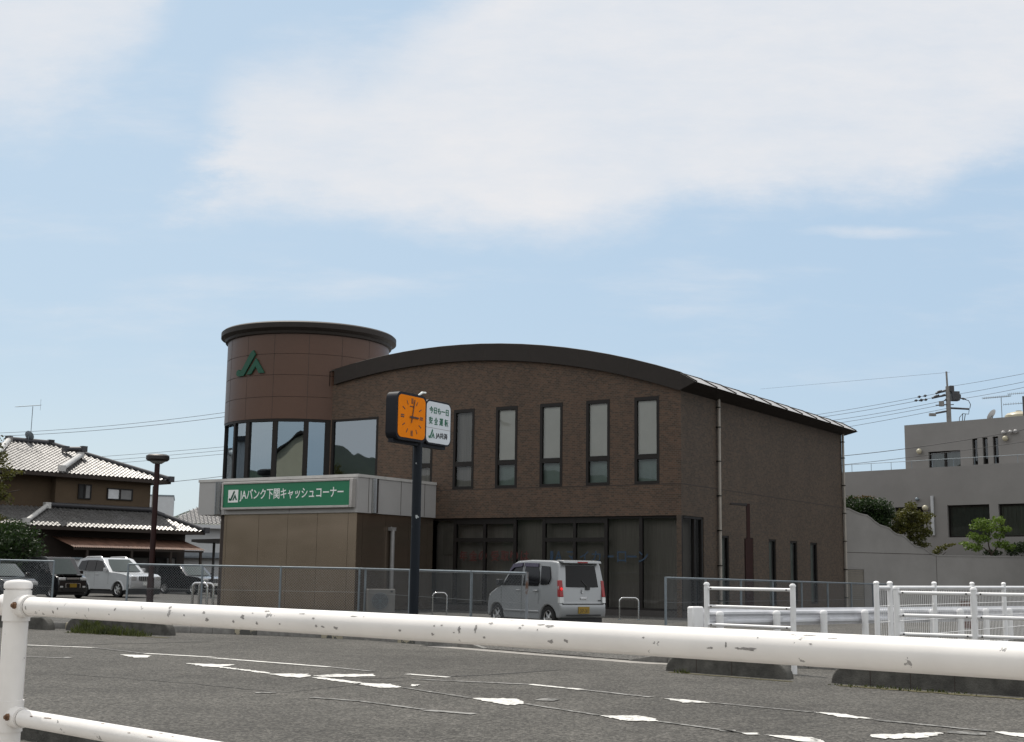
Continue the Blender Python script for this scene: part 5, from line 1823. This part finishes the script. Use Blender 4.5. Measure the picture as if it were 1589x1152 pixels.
# aerial and dish on the ridge
an = thing('tv_antenna', HO, HR, 'yagi television aerial on a thin mast above the tiled roof', 'antenna')
def hpt(px, py, off):
    """house-frame point where the sight line meets the plane y = -off"""
    d = Vector((math.cos(HR), math.sin(HR), 0)); n = Vector((d.y, -d.x, 0))
    O = HO + n * off
    r = ray(px, py)
    t = (O - _E).dot(n) / r.dot(n)
    q = _E + r * t - HO
    return Vector((q.dot(d), -off, q.z))
a0, a1 = hpt(47, 684, -3.5), hpt(51, 631, -3.5)
m = MB(); m.path([a0, a1], .022, 6); m.build('mast', M_galv, an)
b0, b1 = hpt(25, 631.5, -3.5), hpt(63, 629, -3.5)
m = MB(); m.path([b0, b1], .02, 6); m.build('boom', M_galv, an)
m = MB()
for i in range(14):
    p = b0.lerp(b1, i / 13)
    m.path([p + Vector((0, -.16, 0)), p + Vector((0, .16, 0))], .007, 4)
m.path([b1 + Vector((0, 0, -.3)), b1 + Vector((0, 0, .35))], .008, 4)
m.build('element', M_galv, an)
ds = thing('satellite_dish', HO, HR, 'small grey satellite dish at the foot of the aerial on the ridge', 'dish')
dc = hpt(44.5, 677, -3.4)
m = MB(); m.lathe([(.001, .0), (.12, .01), (.22, .035), (.30, .075)], 20, M=Matrix.Translation(dc) @ Matrix.Rotation(math.radians(60), 4, 'Y') @ Matrix.Rotation(math.radians(-20), 4, 'X')); m.build('reflector', M_galv, ds)
m = MB(); m.path([dc, dc + Vector((0, 0, -.45))], .02, 6); m.build('bracket', M_galv, ds)

# ---- houses and sheds between the tiled house and the kiosk
def simple_frame(px, py, Y, rot): 
    p = at(px, py, Y); p.z = 0
    return p, math.radians(rot)
NO, NR = simple_frame(262, 800, 98, 20)
nb_ = thing('neighbour_house', NO, NR, 'pale house with a glittering tile roof between the ochre house and the kiosk', 'house')
m = MB(); m.box(-.5, 9, 0, 6, 0, 4.4); m.build('wall', M_whitewall, nb_)
m = MB(); m.box(-.6, 9.1, -.05, 0, 2.2, 2.6); m.build('band', P('grey wall band', (.2, .22, .24), .8), nb_)
m = MB(); tile_plane(m, (-.2, -.8, 4.75), (1, 0, 0), (0, 3.6, 1.75), [(0, 0), (9.5, 0), (9.5, 4.0), (3.2, 4.0)], .30, .28)
nr = m.build('roof', M_tile, nb_)
m = MB(); m.box(-.2, 9.3, -.85, 6.5, 4.40, 4.68); m.build('eave', M_whitewall, nr)
m = MB(); m.path([(2.8, 2.8, 6.62), (9.3, 2.8, 6.62)], .16, 8); m.build('ridge', M_ridge, nr)
WO, WR = simple_frame(240, 780, 118, 14)
wb = thing('white_building', WO, WR, 'plain off white flat roofed block behind the eave of the ochre house', 'building')
m = MB(); m.box(-3.5, 1.65, 0, 8, 0, at(250, 770, 118).z); m.build('wall', M_whitewall, wb)
m = MB(); m.box(-3.55, 1.70, -.05, 8, at(250, 770, 118).z, at(250, 770, 118).z + .12); m.build('parapet', M_galv, wb)
m = MB(); m.box(-3.5, 1.65, -.03, 0, 4.1, 4.2); m.build('band', M_galv, wb)
CO, CR = simple_frame(297, 838, 62, 6)
cp = thing('carport', CO, CR, 'dark carport roof beam just left of the kiosk', 'carport')
zc = at(315, 838, 62).z
m = MB(); m.prism([(0, zc - .10), (2.2, zc - .13), (2.2, zc + .10), (0, zc + .02)], lambda x, z: (x, 0, z), lambda x, z: (x, 3, z)); m.build('roof', M_lampdark, cp)
for x in (.9, 2.0):
    m = MB(); m.box(x - .06, x + .06, 1.4, 1.52, 0, zc - .1); m.build('post', M_lampdark, cp)
SO, SR = simple_frame(300, 850, 80, 10)
sh = thing('garden_shed', SO, SR, 'low pale shed with a slanted grey roof behind the black off road wagon', 'shed')
m = MB(); m.box(-.8, 3, 0, 3, 0, 2.0); m.build('wall', M_whitewall, sh)
m = MB(); m.prism([(-1.0, 2.02), (1.9, 2.02), (3.4, 2.9), (3.4, 3.0), (1.85, 2.14), (-1.0, 2.12)], lambda x, z: (x, -.3, z), lambda x, z: (x, 3.2, z)); m.build('roof', P('blue grey sheet roof', (.22, .25, .28), .6), sh)
YO, YR = simple_frame(75, 862, 66, 20)
gw = thing('garden_wall', YO, YR, 'low pale wall with a coping between the bush and the ochre house', 'wall')
m = MB(); m.box(-.5, 1.6, 0, .15, 0, 1.75); m.build('wall', M_whitewall, gw)
m = MB(); m.box(-.55, 1.65, -.08, .23, 1.75, 1.85); m.build('coping', M_galv, gw)

# ================================================================== TREES AND BUSHES
def tree(name, base, blobs, n, size, mat, label, cat, trunk=None, group=None, flat=.2):
    """base: ground point; blobs and trunk paths are relative to it"""
    o = thing(name, base, 0, label, cat, group)
    m = MB(); leaves(m, blobs, n, size, flat, random.Random(hash(label) % 1000 if False else len(label) * 13)); m.build('crown', mat, o)
    m = MB()
    for pts, r0_, r1_ in (trunk or []):
        k = len(pts)
        m.path(pts, [r0_ + (r1_ - r0_) * i / (k - 1) for i in range(k)], 8)
    if trunk:
        m.build('trunk', M_bark, o)
    return o
def px_blob(base, px, py, Y, rx, rz, ry=None):
    p = at(px, py, Y) - base
    s = Y / FPX
    return ((p.x, p.y, p.z), (rx * s, (ry or rx) * s, rz * s))
b = gnd(30, 925); b = at(30, 925, 59); b.z = 0
tree('garden_bush', b, [px_blob(b, x, y, Y, rx, rz) for x, y, Y, rx, rz in ((5, 850, 59, 42, 44), (38, 838, 59.5, 30, 28), (20, 826, 60, 26, 22), (55, 858, 59, 20, 26), (-30, 850, 60, 50, 50), (30, 880, 59, 42, 30))], 9000, .075, M_leaf_d,
     'dense dark evergreen bush at far left beside the parked cars', 'bush', [([(0, 0, 0), (.1, 0, 1.0), (0, 0, 2.2)], .1, .05), ([(-.4, 0, 0), (-.6, .1, 1.2), (-1, .1, 2.3)], .09, .04)])
b = at(-70, 900, 47); b.z = 0
bl = [px_blob(b, x, y, 47, rx, rz, 18) for x, y, rx, rz in ((-60, 700, 50, 50), (-20, 690, 26, 22), (2, 715, 15, 16), (10, 738, 14, 8), (16, 730, 9, 7), (30, 733, 7, 4), (6, 770, 15, 9), (-30, 760, 40, 40), (16, 779, 5, 4), (4, 757, 13, 7), (-6, 805, 16, 9))]
tree('garden_tree', b, bl, 3600, .07, M_leaf_m, 'olive green branch ends reaching in at the left edge before the house', 'tree',
     [([(0, 0, 0), (.05, 0, 1.6), (.3, 0, 3.2), (.9, 0, 4.4)], .14, .03), ([(.1, 0, 2.0), (.9, 0, 3.2), (1.7, 0, 4.0), (2.1, 0, 4.1)], .06, .012), ([(0.05, 0, 1.4), (.9, 0, 2.6), (1.7, 0, 3.1)], .05, .012)])

# ================================================================== GREY BUILDING AND RETAINING WALL
class Frame:
    def __init__(s, O, rot):
        s.O, s.rot = Vector((O.x, O.y, 0)), rot
        s.d = Vector((math.cos(rot), math.sin(rot), 0)); s.n = Vector((-math.sin(rot), math.cos(rot), 0))
    def hit(s, px, py, y=0.0):
        r = ray(px, py)
        q0 = s.O + s.n * y
        t = (q0 - _E).dot(s.n) / r.dot(s.n)
        q = _E + r * t - s.O
        return q.dot(s.d), q.z
    def rect(s, x0, y0, x1, y1, y=0.0):
        a, b = s.hit(x0, (y0 + y1) / 2, y)[0], s.hit(x1, (y0 + y1) / 2, y)[0]
        mx = (x0 + x1) / 2
        return a, b, s.hit(mx, y1, y)[1], s.hit(mx, y0, y)[1]
def wall_holes(m, x0, x1, z0, z1, holes, y=0.0, dep=.25):
    xs_ = sorted({x0, x1} | {h[0] for h in holes} | {h[1] for h in holes})
    for a, b in zip(xs_, xs_[1:]):
        hs = sorted([h for h in holes if h[0] < (a + b) / 2 < h[1]], key=lambda h: h[2])
        z = z0
        for h in hs:
            m.quad((a, y, z), (b, y, z), (b, y, h[2]), (a, y, h[2]))
            z = h[3]
        m.quad((a, y, z), (b, y, z), (b, y, z1), (a, y, z1))
    for a, b, c, d in holes:
        m.quad((a, y, c), (a, y + dep, c), (a, y + dep, d), (a, y, d)); m.quad((b, y, c), (b, y, d), (b, y + dep, d), (b, y + dep, c))
        m.quad((a, y, c), (b, y, c), (b, y + dep, c), (a, y + dep, c)); m.quad((a, y, d), (a, y + dep, d), (b, y + dep, d), (b, y, d))
GF = Frame(at(1589, 800, 65), math.radians(90 - 137))
gb = thing('grey_building', GF.O, GF.rot, 'grey rendered building with a set back upper storey above the retaining wall', 'building')
XL, XR = GF.hit(1270, 735)[0], 9.0
zp = GF.hit(1450, 725.5)[1]
holes = [GF.rect(1470.5, 783.5, 1536, 834), GF.rect(1550, 781.5, 1612, 833), GF.rect(1389, 787, 1433.5, 820)]
m = MB(); wall_holes(m, XL, XR, 0, zp, holes)
m.quad((XL, 0, zp), (XR, 0, zp), (XR, .25, zp), (XL, .25, zp))
m.quad((XL, .25, zp - .9), (XL, .25, zp), (XR, .25, zp), (XR, .25, zp - .9))
m.quad((XL, .25, zp - .9), (XR, .25, zp - .9), (XR, 12, zp - .9), (XL, 12, zp - .9))
m.quad((XL, 0, 0), (XL, 0, zp), (XL, 12, zp), (XL, 12, 0)); m.quad((XR, 0, 0), (XR, 12, 0), (XR, 12, zp), (XR, 0, zp))
m.build('lower_wall', M_grey, gb)
M_grey_glass = glass_mat('grey building glass', (.45, .5, .48), 1.5, .03)
def win(h, y, curtain, mull_=0):
    a, b, c, d = h
    f = MB(); t = .07
    f.box(a, a + t, y + .12, y + .2, c, d); f.box(b - t, b, y + .12, y + .2, c, d); f.box(a + t, b - t, y + .125, y + .2, c, c + t); f.box(a + t, b - t, y + .125, y + .2, d - t, d)
    for k in range(mull_):
        xm_ = a + (b - a) * (k + 1) / (mull_ + 1)
        f.box(xm_ - .06, xm_ + .06, y + .11, y + .2, c + t, d - t)
    w = f.build('window', M_frame, gb)
    q = MB(); q.quad((a + t, y + .16, c + t), (b - t, y + .16, c + t), (b - t, y + .16, d - t), (a + t, y + .16, d - t)); q.build('pane', M_grey_glass, w)
    q = MB()
    k = 28
    vs = []
    for i in range(k + 1):
        xx = a + (b - a) * i / k
        vs += [(xx, y + .30 + .03 * math.sin(i * 2.1), c), (xx, y + .30 + .03 * math.sin(i * 2.1), d)]
    q.add(vs, [(2 * i, 2 * i + 2, 2 * i + 3, 2 * i + 1) for i in range(k)], 0, True); q.build('curtain', curtain, w)
cur_d = P('dark green curtain', (.20, .24, .225), .9, var=.15)
cur_l = P('pale curtain', (.42, .42, .39), .9, var=.25, scale=2, streak=(3, 3, .2))
win(holes[0], 0, cur_d); win(holes[1], 0, cur_l); win(holes[2], 0, M_inside)
yp = 2.4
PXL = GF.hit(1404.5, 700, yp)[0]
zt2 = GF.hit(1500, 652.5, yp)[1]
holes = [GF.rect(1441, 700, 1490.5, 730, yp), GF.rect(1509, 680.5, 1517, 721.5, yp), GF.rect(1525, 679, 1533, 720.5, yp), GF.rect(1541, 677.5, 1549.5, 719.5, yp)]
m = MB(); wall_holes(m, PXL, XR, zp - 1, zt2, holes, yp)
m.quad((PXL, yp, zp - 1), (PXL, yp, zt2), (PXL, 12, zt2), (PXL, 12, zp - 1)); m.quad((PXL, yp, zt2), (XR, yp, zt2), (XR, 12, zt2), (PXL, 12, zt2))
m.build('upper_wall', M_grey, gb)
win(holes[0], yp, cur_l, 1)
for h in holes[1:]:
    win(h, yp, M_inside)
def globe(px, py, y, r, mat, nm):
    x, z = GF.hit(px, py, y)
    m = MB(); m.lathe([(.001, -r)] + [(r * math.cos(t), r * math.sin(t)) for t in [-1.2 + .3 * i for i in range(9)]] + [(.001, r)], 16, M=Matrix.Translation((x, y - r - .05, z)))
    m.path([(x, y - .07, z), (x, y, z)], .06, 8); m.build(nm, mat, gb)
for px, py, y, r, mt_, nm in ((1429, 701, yp, .15, M_globe, 'wall_lamp'), (1562.5, 681, yp, .15, M_globe, 'wall_lamp'), (1439, 789, 0, .165, M_globe, 'wall_lamp'),
                              (1425, 775, 0, .10, M_galv, 'vent_cap'), (1559, 672, yp, .11, M_canopy, 'vent_cap'), (1570, 671, yp, .11, M_canopy, 'vent_cap'), (1578, 670, yp, .11, M_canopy, 'vent_cap')):
    globe(px, py, y, r, mt_, nm)
a, za = GF.hit(1447.5, 770); b_, zb_ = GF.hit(1448.5, 822)
m = MB(); m.path([(a, -.1, zb_ - .3), (a, -.1, za)], .085, 10); m.build('downpipe', M_whitewall, gb)
m = MB()
x0 = XL + .2
m.path([(x0, .15, zp + .42), (XR, .15, zp + .42)], .014, 6)
rl_ = m.build('roof_railing', M_galv, gb)
for px in (1322, 1352, 1383, 1415, 1447, 1480, 1513, 1546, 1580):
    x = GF.hit(px, 727, .15)[0]
    m = MB(); m.path([(x, .15, zp), (x, .15, zp + .42)], .016, 6); m.build('stanchion', M_galv, rl_)
# roof clutter
an = thing('tv_antenna', GF.O, GF.rot, 'long television aerial standing on the grey building roof', 'antenna')
yr = 5.0
x, z0 = GF.hit(1555, 650, yr); _, z1 = GF.hit(1554, 617, yr)
z0 = zt2
m = MB(); m.path([(x, yr, z0), (x, yr, z1)], .022, 6); m.build('mast', M_galv, an)
xa, z_ = GF.hit(1525, 615.5, yr); xb, _ = GF.hit(1568, 618, yr)
m = MB(); m.path([(xa, yr, z1 + .04), (xb, yr, z1 + .02)], .018, 6); m.build('boom', M_galv, an)
m = MB()
for i in range(16):
    xx = xa + (xb - xa) * i / 15
    m.path([(xx, yr - .2, z1 + .05), (xx, yr + .2, z1 + .05)], .008, 4); m.path([(xx, yr, z1 - .02), (xx, yr, z1 + .12)], .008, 4)
m.build('element', M_galv, an)
an = thing('tv_antenna', GF.O, GF.rot, 'second aerial with a stout mast at the right edge of the grey roof', 'antenna')
x, _ = GF.hit(1589, 640, yr); z1 = GF.hit(1589, 615, yr)[1]
m = MB(); m.path([(x, yr, zt2), (x, yr, z1)], .06, 8); m.build('mast', M_equip, an)
for py0, pxa in ((612, 1564), (628, 1557)):
    xa, za = GF.hit(pxa, py0, yr)
    m = MB(); m.path([(xa, yr, za), (x + 1.2, yr, za - .05)], .016, 6); bo = m.build('boom', M_galv, an)
    m = MB()
    for i in range(9):
        xx = xa + (x - xa) * i / 8
        m.path([(xx, yr, za - .07), (xx, yr, za + .07)], .009, 4)
    m.build('element', M_galv, bo)
ds = thing('satellite_dish', GF.O, GF.rot, 'white satellite dish on the grey building roof edge', 'dish')
x, z = GF.hit(1540, 645, 3.6)
m = MB(); m.lathe([(.001, .0), (.15, .012), (.26, .04), (.34, .08)], 20, M=Matrix.Translation((x, 3.6, z)) @ Matrix.Rotation(math.radians(-55), 4, 'Y')); m.build('reflector', M_whitewall, ds)
m = MB(); m.path([(x, 3.6, zt2), (x, 3.6, z)], .03, 6); m.build('bracket', M_galv, ds)
tk = thing('water_tank', GF.O, GF.rot, 'cream domed water tank on the grey roof at the right edge', 'tank')
x, z = GF.hit(1581, 641, 6.0)
m = MB(); m.lathe([(.75, zt2), (.75, z - .15), (.62, z - .03), (.3, z + .05), (.001, z + .07)], 24, (x, 6.0)); m.build('tank_shell', M_globe, tk)
m = MB(); m.lathe([(.16, z + .05), (.16, z + .12), (.001, z + .13)], 12, (x, 6.0)); m.build('hatch', M_globe, tk)
# retaining wall with its wavy top
RF = Frame(at(1310, 860, 58.5), math.radians(27))
rw = thing('retaining_wall', RF.O, RF.rot, 'grey retaining wall whose top steps down in waves towards the right', 'wall')
top = [(1296, 787.5), (1309, 788.5), (1318, 790), (1326, 794), (1334, 797.5), (1345, 800), (1351, 804), (1357, 809.5), (1365, 815), (1373, 817.5), (1380, 820), (1386, 826), (1392, 829.5), (1400, 831), (1406, 835), (1412, 841), (1420, 847.5), (1428, 849), (1434, 851.5), (1442, 857.5), (1450, 861.5), (1458, 862.5), (1520, 863.5), (1600, 865), (1680, 867)]
P2 = [RF.hit(*p) for p in top]
xsh0, xsh1, zsb, zsh = RF.rect(1296, 884, 1340, 938)
prof = [(P2[0][0], 0)] + P2 + [(P2[-1][0], 0)]
m = MB()
for (xa, za), (xb, zb) in zip(P2, P2[1:]):
    m.quad((xa, 0, 0), (xb, 0, 0), (xb, 0, zb), (xa, 0, za)); m.quad((xa, .3, 0), (xa, .3, za), (xb, .3, zb), (xb, .3, 0))
m.build('wall', M_grey2, rw)
m = MB()
for (xa, za), (xb, zb) in zip(P2, P2[1:]):
    m.prism([(-.02, -.03), (.33, -.03), (.33, .03), (-.02, .03)], lambda y, z: (xa, y, za + z), lambda y, z: (xb, y, zb + z))
m.build('coping', M_grey2, rw)
xj, zj = RF.hit(1380, 859)
m = MB(); m.box(P2[0][0], RF.hit(1450, 861)[0], -.004, 0, zj - .012, zj + .012); xv = RF.hit(1454, 900)[0]; m.box(xv - .012, xv + .012, -.004, 0, 0, RF.hit(1454, 863)[1]); m.build('wall_joint', M_joint, rw)
m = MB()
for k in range(18):
    z = .02 + k * (zsh / 18)
    m.box(xsh0, xsh1, -.03, -.008, z, z + zsh / 18 - .02)
m.build('shutter', M_shutter, rw)
m = MB(); m.box(xsh0, xsh1 + .05, -.06, -.004, zsh + .01, zsh + .10); m.box(xsh1, xsh1 + .04, -.05, -.004, 0, zsh + .01); m.build('shutter_frame', M_grey, rw)
# planted bank behind the wall
m = MB()
pts = []
for (xa, za) in P2:
    w0 = RF.O + RF.d * xa + RF.n * .3
    w1 = RF.O + RF.d * xa + RF.n * 9
    pts += [(w0.x, w0.y, za - .15), (w1.x, w1.y, za + .1)]
m.add(pts, [(2 * i, 2 * i + 2, 2 * i + 3, 2 * i + 1) for i in range(len(P2) - 1)])
tag(m.build('terrain', P('dark planting soil', (.05, .04, .03), 1.0, var=.3)), kind='structure')
b = at(1350, 800, 60.6); b.z = 3.4
blobs = [px_blob(b, x, y, 60.6, rx, rz, 25) for x, y, rx, rz in ((1320, 787, 18, 17), (1345, 788, 20, 18), (1368, 790, 18, 17), (1378, 797, 10, 12), (1352, 805, 20, 14), (1300, 786, 15, 16), (1372, 812, 10, 12))]
tree('clipped_hedge', b, blobs, 7000, .06, M_leaf_d, 'dark clipped hedge with reddish tips on top of the retaining wall', 'hedge', [([(0, 0, 0), (0, 0, .8)], .06, .03), ([(.8, 0, 0), (.85, 0, .7)], .05, .03)])
rt = MB(); leaves(rt, [px_blob(b, x, 772, 60.6, 12, 3.5, 10) for x in (1322, 1335, 1350)], 130, .05, .2, random.Random(5))
hd_ = [o for o in bpy.data.objects if o.name.startswith('clipped_hedge')][0]
rt.build('young_shoot', M_leaf_r, hd_)
b = at(1415, 850, 61); b.z = 2.0
blobs = [px_blob(b, x, y, 61, rx, rz, 20) for x, y, rx, rz in ((1413, 785, 9, 7), (1405, 796, 14, 8), (1420, 800, 16, 9), (1398, 810, 16, 9), (1432, 808, 13, 8), (1388, 802, 9, 6), (1412, 820, 20, 11), (1436, 826, 13, 9), (1420, 836, 17, 9), (1441, 800, 8, 5), (1395, 822, 12, 8), (1385, 817, 7, 5), (1430, 846, 14, 5))]
tree('maple_tree', b, blobs, 4200, .062, M_leaf_m, 'olive and rusty leaved maple behind the wavy part of the wall', 'tree',
     [([(0, 0, 0), (.05, 0, .5), (-.1, 0, 1.1), (.0, 0, 1.9)], .07, .02), ([(0, 0, .4), (.35, 0, .9), (.6, 0, 1.5)], .04, .012), ([(0, 0, .5), (-.45, 0, 1.0), (-.7, 0, 1.4)], .04, .012)])
b = at(1535, 862, 64.0); b.z = 2.2
blobs = [px_blob(b, x, y, 64.0, rx, rz, 18) for x, y, rx, rz in ((1522, 810, 14, 7), (1548, 808, 11, 8), (1513, 817, 9, 6), (1535, 820, 17, 9), (1560, 822, 9, 6), (1510, 832, 9, 7), (1525, 836, 15, 8), (1503, 847, 8, 7), (1515, 850, 10, 7), (1494, 843, 5, 3), (1553, 845, 13, 7), (1565, 848, 10, 7), (1550, 832, 9, 6))]
tree('maple_tree', b, blobs, 3000, .06, M_leaf_l, 'bright green layered maple in front of the ground floor windows', 'tree',
     [([(.08, 0, 0), (.1, 0, .4), (.0, 0, .8), (-.05, 0, 1.4)], .055, .02), ([(.1, 0, .4), (.45, 0, .8), (.6, 0, 1.2)], .035, .012), ([(.05, 0, .5), (-.4, 0, .8), (-.6, 0, 1.0)], .03, .01)])
b = at(1585, 862, 64.3); b.z = 2.2
blobs = [px_blob(b, x, y, 64.3, rx, rz, 12) for x, y, rx, rz in ((1585, 850, 14, 10), (1600, 845, 14, 12), (1572, 856, 12, 7), (1540, 858, 16, 5))]
tree('low_shrub', b, blobs, 2200, .05, M_leaf_d, 'dark low shrub at the right edge on the retaining wall', 'shrub', [([(0, 0, 0), (.02, 0, .4)], .04, .02)])
b = at(1462, 862, 62.2); b.z = 2.2
blobs = [px_blob(b, x, y, 62.2, rx, rz, 10) for x, y, rx, rz in ((1460, 851, 9, 4), (1470, 847, 8, 2.5), (1478, 845, 5, 1.6), (1454, 857, 7, 4))]
tree('low_shrub', b, blobs, 500, .05, M_leaf_m, 'small yellowish sprig where the wavy wall top ends', 'shrub', [([(0, 0, 0), (.02, 0, .3), (.2, 0, .45)], .025, .01)])

# ================================================================== POWER POLE AND LINES
UY = 98
UO = at(1474.5, 700, UY); UO.z = 0
up_ = thing('utility_pole', UO, 0, 'concrete utility pole with transformer and switchgear behind the grey building', 'utility pole')
def U(px, py, dy=0.0): 
    p = at(px, py, UY + dy) - UO
    return p
zt_u = U(1474, 577).z
m = MB(); m.path([(0, 0, 0), (0, 0, U(1474, 600).z)], [.26, .17], 12); m.path([(-.03, 0, U(1474, 600).z), (-.06, 0, zt_u)], .075, 8); m.build('pole', M_pole, up_)
def arm(p, q, r=.075):
    m = MB(); m.path([p, q], r, 6); m.build('crossarm', M_equip, up_)
arm(U(1474, 604), U(1452, 611)); arm(U(1474, 612), U(1446, 618)); arm(U(1474, 637.5), U(1452, 641.5)); arm(U(1474, 633.5), U(1504, 635)); arm(U(1480, 628), U(1452, 629), .035)
for pa, pb, r in (((1452, 611), (1461, 606), .10), ((1446, 618.5), (1457, 613), .10), ((1424, 616.5), (1429, 615.5), .10), ((1433, 615), (1438, 614), .10), ((1419, 622), (1424, 621.5), .09), ((1426, 622), (1433, 620.5), .11), ((1434, 621), (1439, 620), .10), ((1461, 616), (1466, 612), .09), ((1465, 622), (1472, 619), .10), ((1490, 618), (1499, 620), .08)):
    m = MB(); a, b_ = U(*pa), U(*pb); m.path([a, a.lerp(b_, .3), a.lerp(b_, .35), a.lerp(b_, .7), a.lerp(b_, .75), b_], [r * .5, r * .5, r, r, r * .5, r * .5], 8); m.build('insulator', M_equip, up_)
m = MB()
p = U(1482, 614)
m.box(p.x - .28, p.x + .28, -.3, .3, p.z - .42, p.z + .30); m.box(p.x - .45, p.x - .1, -.2, .2, p.z + .25, p.z + .75); m.box(p.x + .25, p.x + .40, -.2, .2, p.z - .25, p.z + .08)
m.build('switchgear', M_equip, up_, bevel=.04)
m = MB(); p = U(1461, 627); m.path([p + Vector((0, 0, -.18)), p + Vector((0, 0, .2))], .2, 12); m.build('transformer', M_pole, up_)
m = MB(); a, b_ = U(1442, 642), U(1452, 645); m.box(a.x, b_.x, -.12, .12, b_.z - .05, a.z + .02); m.build('street_light_head', M_pole, up_)
m = MB()
m.path([U(1497, 620), U(1503, 622), U(1506, 628), U(1505, 634)], .03, 6); m.path([U(1504, 636), U(1503, 643), U(1494, 642), U(1489, 648), U(1488, 662)], .025, 6); m.path([U(1494, 642), U(1493, 662)], .03, 6); m.path([U(1498, 642.5), U(1495, 662)], .03, 6)
m.build('service_cable', M_cable, up_)
PLG = 'overhead lines across the sky'
def cable(p0, p1, sag, r, label, n=14):
    o = MB()
    pts = []
    for i in range(n + 1):
        t = i / n
        p = p0.lerp(p1, t)
        pts.append(p - Vector((0, 0, 4 * sag * t * (1 - t))))
    O = pts[0]
    o.path([q - O for q in pts], r, 5, caps=False)
    ob = o.build('power_line', M_cable, loc=O)
    tag(ob, label, 'cable', PLG)
for i, (x0, y0, Y0_, x1, y1, Y1_, sag, r, lab) in enumerate((
    (1180, 604, 140, 1474, 578, UY, .0, .010, 'faint topmost overhead wire left of the utility pole'),
    (1180, 656, 120, 1474, 607, UY, .15, .016, 'overhead wire meeting the upper crossarm of the utility pole'),
    (1180, 659, 121, 1455, 616, UY, .2, .017, 'overhead wire meeting the string of insulators left of the pole'),
    (1180, 664, 119, 1474, 620, UY, .3, .016, 'overhead wire meeting the pole just below its switchgear'),
    (1180, 672, 118, 1474, 626, UY, .2, .016, 'overhead wire meeting the pole at its small transformer'),
    (1180, 683, 118, 1474, 633, UY, .15, .016, 'lowest overhead wire left of the utility pole'),
    (1474, 600, UY, 1640, 570, 80, .05, .013, 'upper wire rising from the pole to the right edge'),
    (1480, 613, UY, 1640, 582, 80, .05, .014, 'middle wire rising from the pole to the right edge'),
    (1480, 621, UY, 1640, 590, 80, .08, .014, 'lower wire rising from the pole to the right edge'),
    (1230, 714, 60, 1640, 657, 52, .2, .014, 'sagging black cable in front of the grey upper storey, upper of two'),
    (1230, 729, 60, 1640, 678, 52, .1, .011, 'sagging black cable in front of the grey upper storey, lower of two'),
    (-40, 673.5, 100, 420, 630, 88, .35, .015, 'upper of the paired wires above the tiled house'),
    (-40, 678, 101, 420, 637, 89, .35, .017, 'lower of the paired wires above the tiled house'),
    (60, 715, 130, 420, 687, 110, .1, .017, 'overhead wire behind the lamp post head, topmost of three'),
    (60, 722, 131, 420, 692, 111, .1, .017, 'overhead wire behind the lamp post head, middle of three'),
    (60, 727, 129, 420, 698, 109, .1, .017, 'overhead wire behind the lamp post head, lowest of three'),
    (266, 748, 76, 420, 729, 90, .05, .016, 'service wire leaving the right eave of the tiled house'))):
    cable(at(x0, y0, Y0_), at(x1, y1, Y1_), sag, r, lab)
# distant hill behind the houses, and the slopes across the road behind the camera
def ridge_mesh(name, pts, depth, rnd_, mat):
    m = MB()
    rows = []
    for (x, y, h) in pts:
        v = Vector((x, y, 0)); dn = v.normalized() * depth
        rows.append([(x, y, ZL), (x + dn.x * .3, y + dn.y * .3, h * .6), (x + dn.x * .6, y + dn.y * .6, h), (x + dn.x, y + dn.y, h * .9)])
    vs = [p for r in rows for p in r]
    m.add(vs, [(4 * i + j, 4 * i + 4 + j, 4 * i + 5 + j, 4 * i + 1 + j) for i in range(len(rows) - 1) for j in range(3)], 0, True)
    return tag(m.build(name, mat), kind='structure')
rr_ = random.Random(11)
pts = []
for i in range(40):
    px = 60 + i * 9
    Y = 700
    p = at(px, 900, Y)
    h = max(6, (882 - {True: 776}.get(True)) / FPX * Y * (.78 + .25 * math.sin((px - 250) * .018)) + 1.35 + rr_.uniform(-1, 1)) if px < 420 else 8
    pts.append((p.x, p.y, h))
ridge_mesh('far_hill', pts, 120, rr_, M_hill)
pts = []
for i in range(70):
    a = math.radians(118 + i * 2.6)
    R = 190 + 20 * math.sin(i * .5)
    pts.append((R * math.sin(a), R * math.cos(a), 23 + 5 * math.sin(i * .37) + 3 * math.sin(i * .9) + rr_.uniform(-.8, .8)))
ridge_mesh('hills', pts, 90, rr_, M_hill)

RH = thing('cream_house', (-20.5, -14, ZL), math.radians(-78), 'cream gabled house across the road, mirrored in the tower glass', 'house')
m = MB(); m.box(-5, 5, -4, 4, 0, 10.5)
m.prism([(-4, 10.5), (4, 10.5), (0, 13.2)], lambda y, z: (-5, y, z), lambda y, z: (5, y, z)); m.build('wall', M_cream, RH)
m = MB()
for sg2 in (1, -1):
    m.prism([(sg2 * 4.5, 10.2), (0, 13.3), (0, 13.5), (sg2 * 4.5, 10.4)], lambda y, z: (-5.4, y, z), lambda y, z: (5.4, y, z))
m.build('roof', M_fascia, RH)
for x in (-3, 0, 3):
    m = MB(); m.box(x - .6, x + .6, -4.05, -3.9, 6, 7.4); m.build('window', M_frame, RH)

WH = thing('white_house', (-46, 55, ZL), 0.2, 'white flat roofed house left of the forecourt, mirrored in the tower glass', 'house')
m = MB(); m.box(-4, 4, -4, 4, 0, 9.6); m.build('wall', M_whitewall, WH)
m = MB(); m.box(-4.3, 4.3, -4.3, 4.3, 9.6, 9.9); m.build('roof', M_ridge, WH)
for y in (-2.2, 0, 2.2):
    m = MB(); m.box(3.97, 4.06, y - .6, y + .6, 6, 7.4); m.build('window', M_frame, WH)
p2 = copy_tree(up_)
p2.location = (-36, 31.5, -2.5)
p2.rotation_euler.z = 1.0
p2['label'] = 'concrete utility pole across the road, mirrored in the tower glass'
